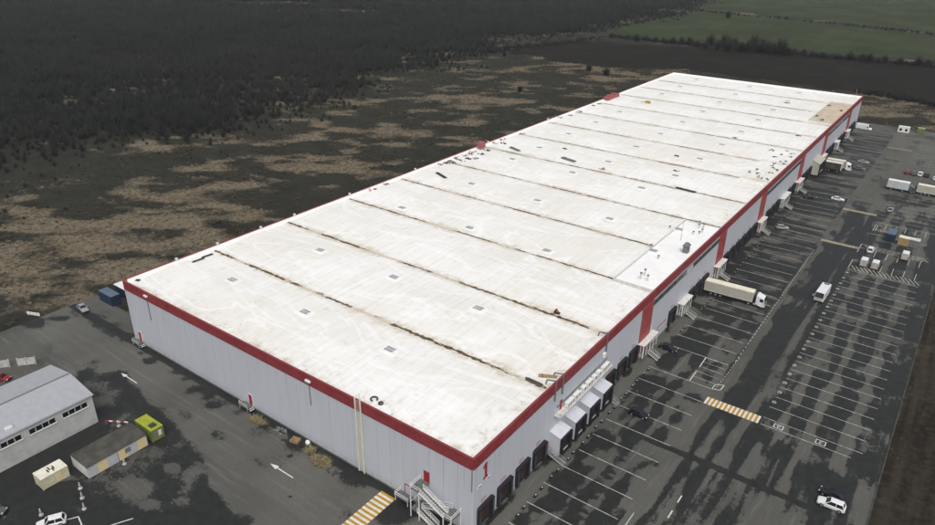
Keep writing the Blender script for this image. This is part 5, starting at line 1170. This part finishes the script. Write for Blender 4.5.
scatter('field_edge_reeds', reed, np.stack([X[k_], Y[k_], gz(X[k_], Y[k_])], 1), 0.6+0.5*rs.uniform(0, 1, k_.sum()), 'pale dry reeds between the far end of the lot and the ploughed field', 'reeds', 5)
HX, HY, HS = [], [], []
for (a, b, n_) in (((606,36.5),(690,44.5),260), ((690,44.5),(800,55),420), ((800,55),(960,69.5),330), ((600,31),(690,11.5),160), ((694,10.5),(935,34.5),150), ((500,50),(600,39),220), ((860,92),(960,110),160)):
    A_, B_ = np.array(at(*a)), np.array(at(*b))
    for _ in range(n_):
        t = rs.uniform(); q = A_+(B_-A_)*t+rs.normal(0, 3.2, 2); HX.append(q[0]); HY.append(q[1]); HS.append(rs.uniform(0.25, 0.75))
HX, HY = np.array(HX), np.array(HY)
scatter('hedgerow_scrub', wood, np.stack([HX, HY, gz(HX, HY)], 1), HS, 'low leafless scrub lining the borders of the far fields', 'scrub', 6)
# single bushes and trees that can be picked out
TREE = []
for i in range(5):
    tk = MB(); tk.cyl((0,0,-0.2),(0.1,0,1.6), 0.28, 8, 0, 0.2); rr = random.Random(i)
    for j in range(6):
        a = j*1.05+rr.random(); tk.bar((0.1,0,0.9+0.15*j), (1.6*math.cos(a), 1.6*math.sin(a), 3.2+rr.random()), 0.2, 0, 0.06)
    TREE.append((tk.mesh('trunk', M['bark']), twig_mesh('crown', M['twig'], 240, 6.6, 3.0, 0.06, 800+i), twig_mesh('crown', M['evergreen'], 260, 6.0, 3.4, 0.08, 850+i)))
def tree(x, y, s, i, label, group=None, green=False, name='hedge_tree'):
    e = empty(name, (x, y, float(gz(np.array(x), np.array(y)))), i*1.3, label, 'tree', group); e.scale = (s*1.15, s*1.15, s)
    t = TREE[i % 5]; link('trunk', t[0], e); link('crown', t[2] if green else t[1], e)
rr = random.Random(12)
HL = 'dark leafless tree in the hedgerow between the ploughed field and the green field'; HG = 'trees of the hedgerow behind the ploughed field'
i = 0
for (px, py, s) in [(612,38,.8),(620,37.5,.6),(628,39,.7),(637,41,1.0),(646,40,.7),(655,42,.8),(664,43,1.0),(673,43.5,.9),(682,44.5,1.0),(690,45,1.2),(698,46.5,1.1),(705,49,1.4),(711,46,1.3),(717,50,1.6),(723,47.5,1.5),(729,51,1.7),(735,48,1.6),(741,52,1.8),(748,52.5,1.9),(754,50,1.7),(760,53,1.9),(767,54.5,1.8),(773,52.5,1.6),(779,55,1.6),(786,55.5,1.2),(794,54,.9),(803,55,.8),(812,57,.9),(822,58,.8),(835,59.5,.7),(850,60,1.0),(862,61,1.1),(870,62,1.2),(884,63,.9),(900,65,1.0),(918,66,1.1),(928,67,1.2),(938,68,1.2)]:
    x, y = at(px+rr.uniform(-1,1), py); tree(x, y, s*(1.2+0.15*(700 < px < 785))*rr.uniform(0.7, 1.2), i, HL, HG, i % 7 == 3); i += 1
for (px, py, s, lb) in ((588.5, 72, 1.1, 'lone leafless tree left of a pair on the dry grass behind the warehouse'), (606, 76, 1.2, 'lone leafless tree right of a pair on the dry grass behind the warehouse'), (728, 18, 1.6, 'dark bush alone in the green field'), (520, 92, 0.8, 'lone dark tree on the dry grass left of the warehouse roof')):
    x, y = at(px, py); tree(x, y, s, i, lb, None, False, 'lone_tree'); i += 1

# ------------------------------------------------------------------ thin winter haze
hz = MB().box(-2700, 1600, -600, 3300, -2.0, 97.0)
hk = bpy.data.materials.new('haze'); hk.use_nodes = True; ht = hk.node_tree; ht.nodes.clear()
pv = ht.nodes.new('ShaderNodeVolumePrincipled'); pv.inputs['Color'].default_value = (0.80, 0.86, 0.90, 1); pv.inputs['Density'].default_value = 0.000065; pv.inputs['Anisotropy'].default_value = 0.0
ho_ = ht.nodes.new('ShaderNodeOutputMaterial'); ht.links.new(pv.outputs[0], ho_.inputs['Volume'])
tag(hz.build('haze', hk), 'thin pale winter haze lying over the whole place', 'haze', None, 'stuff')
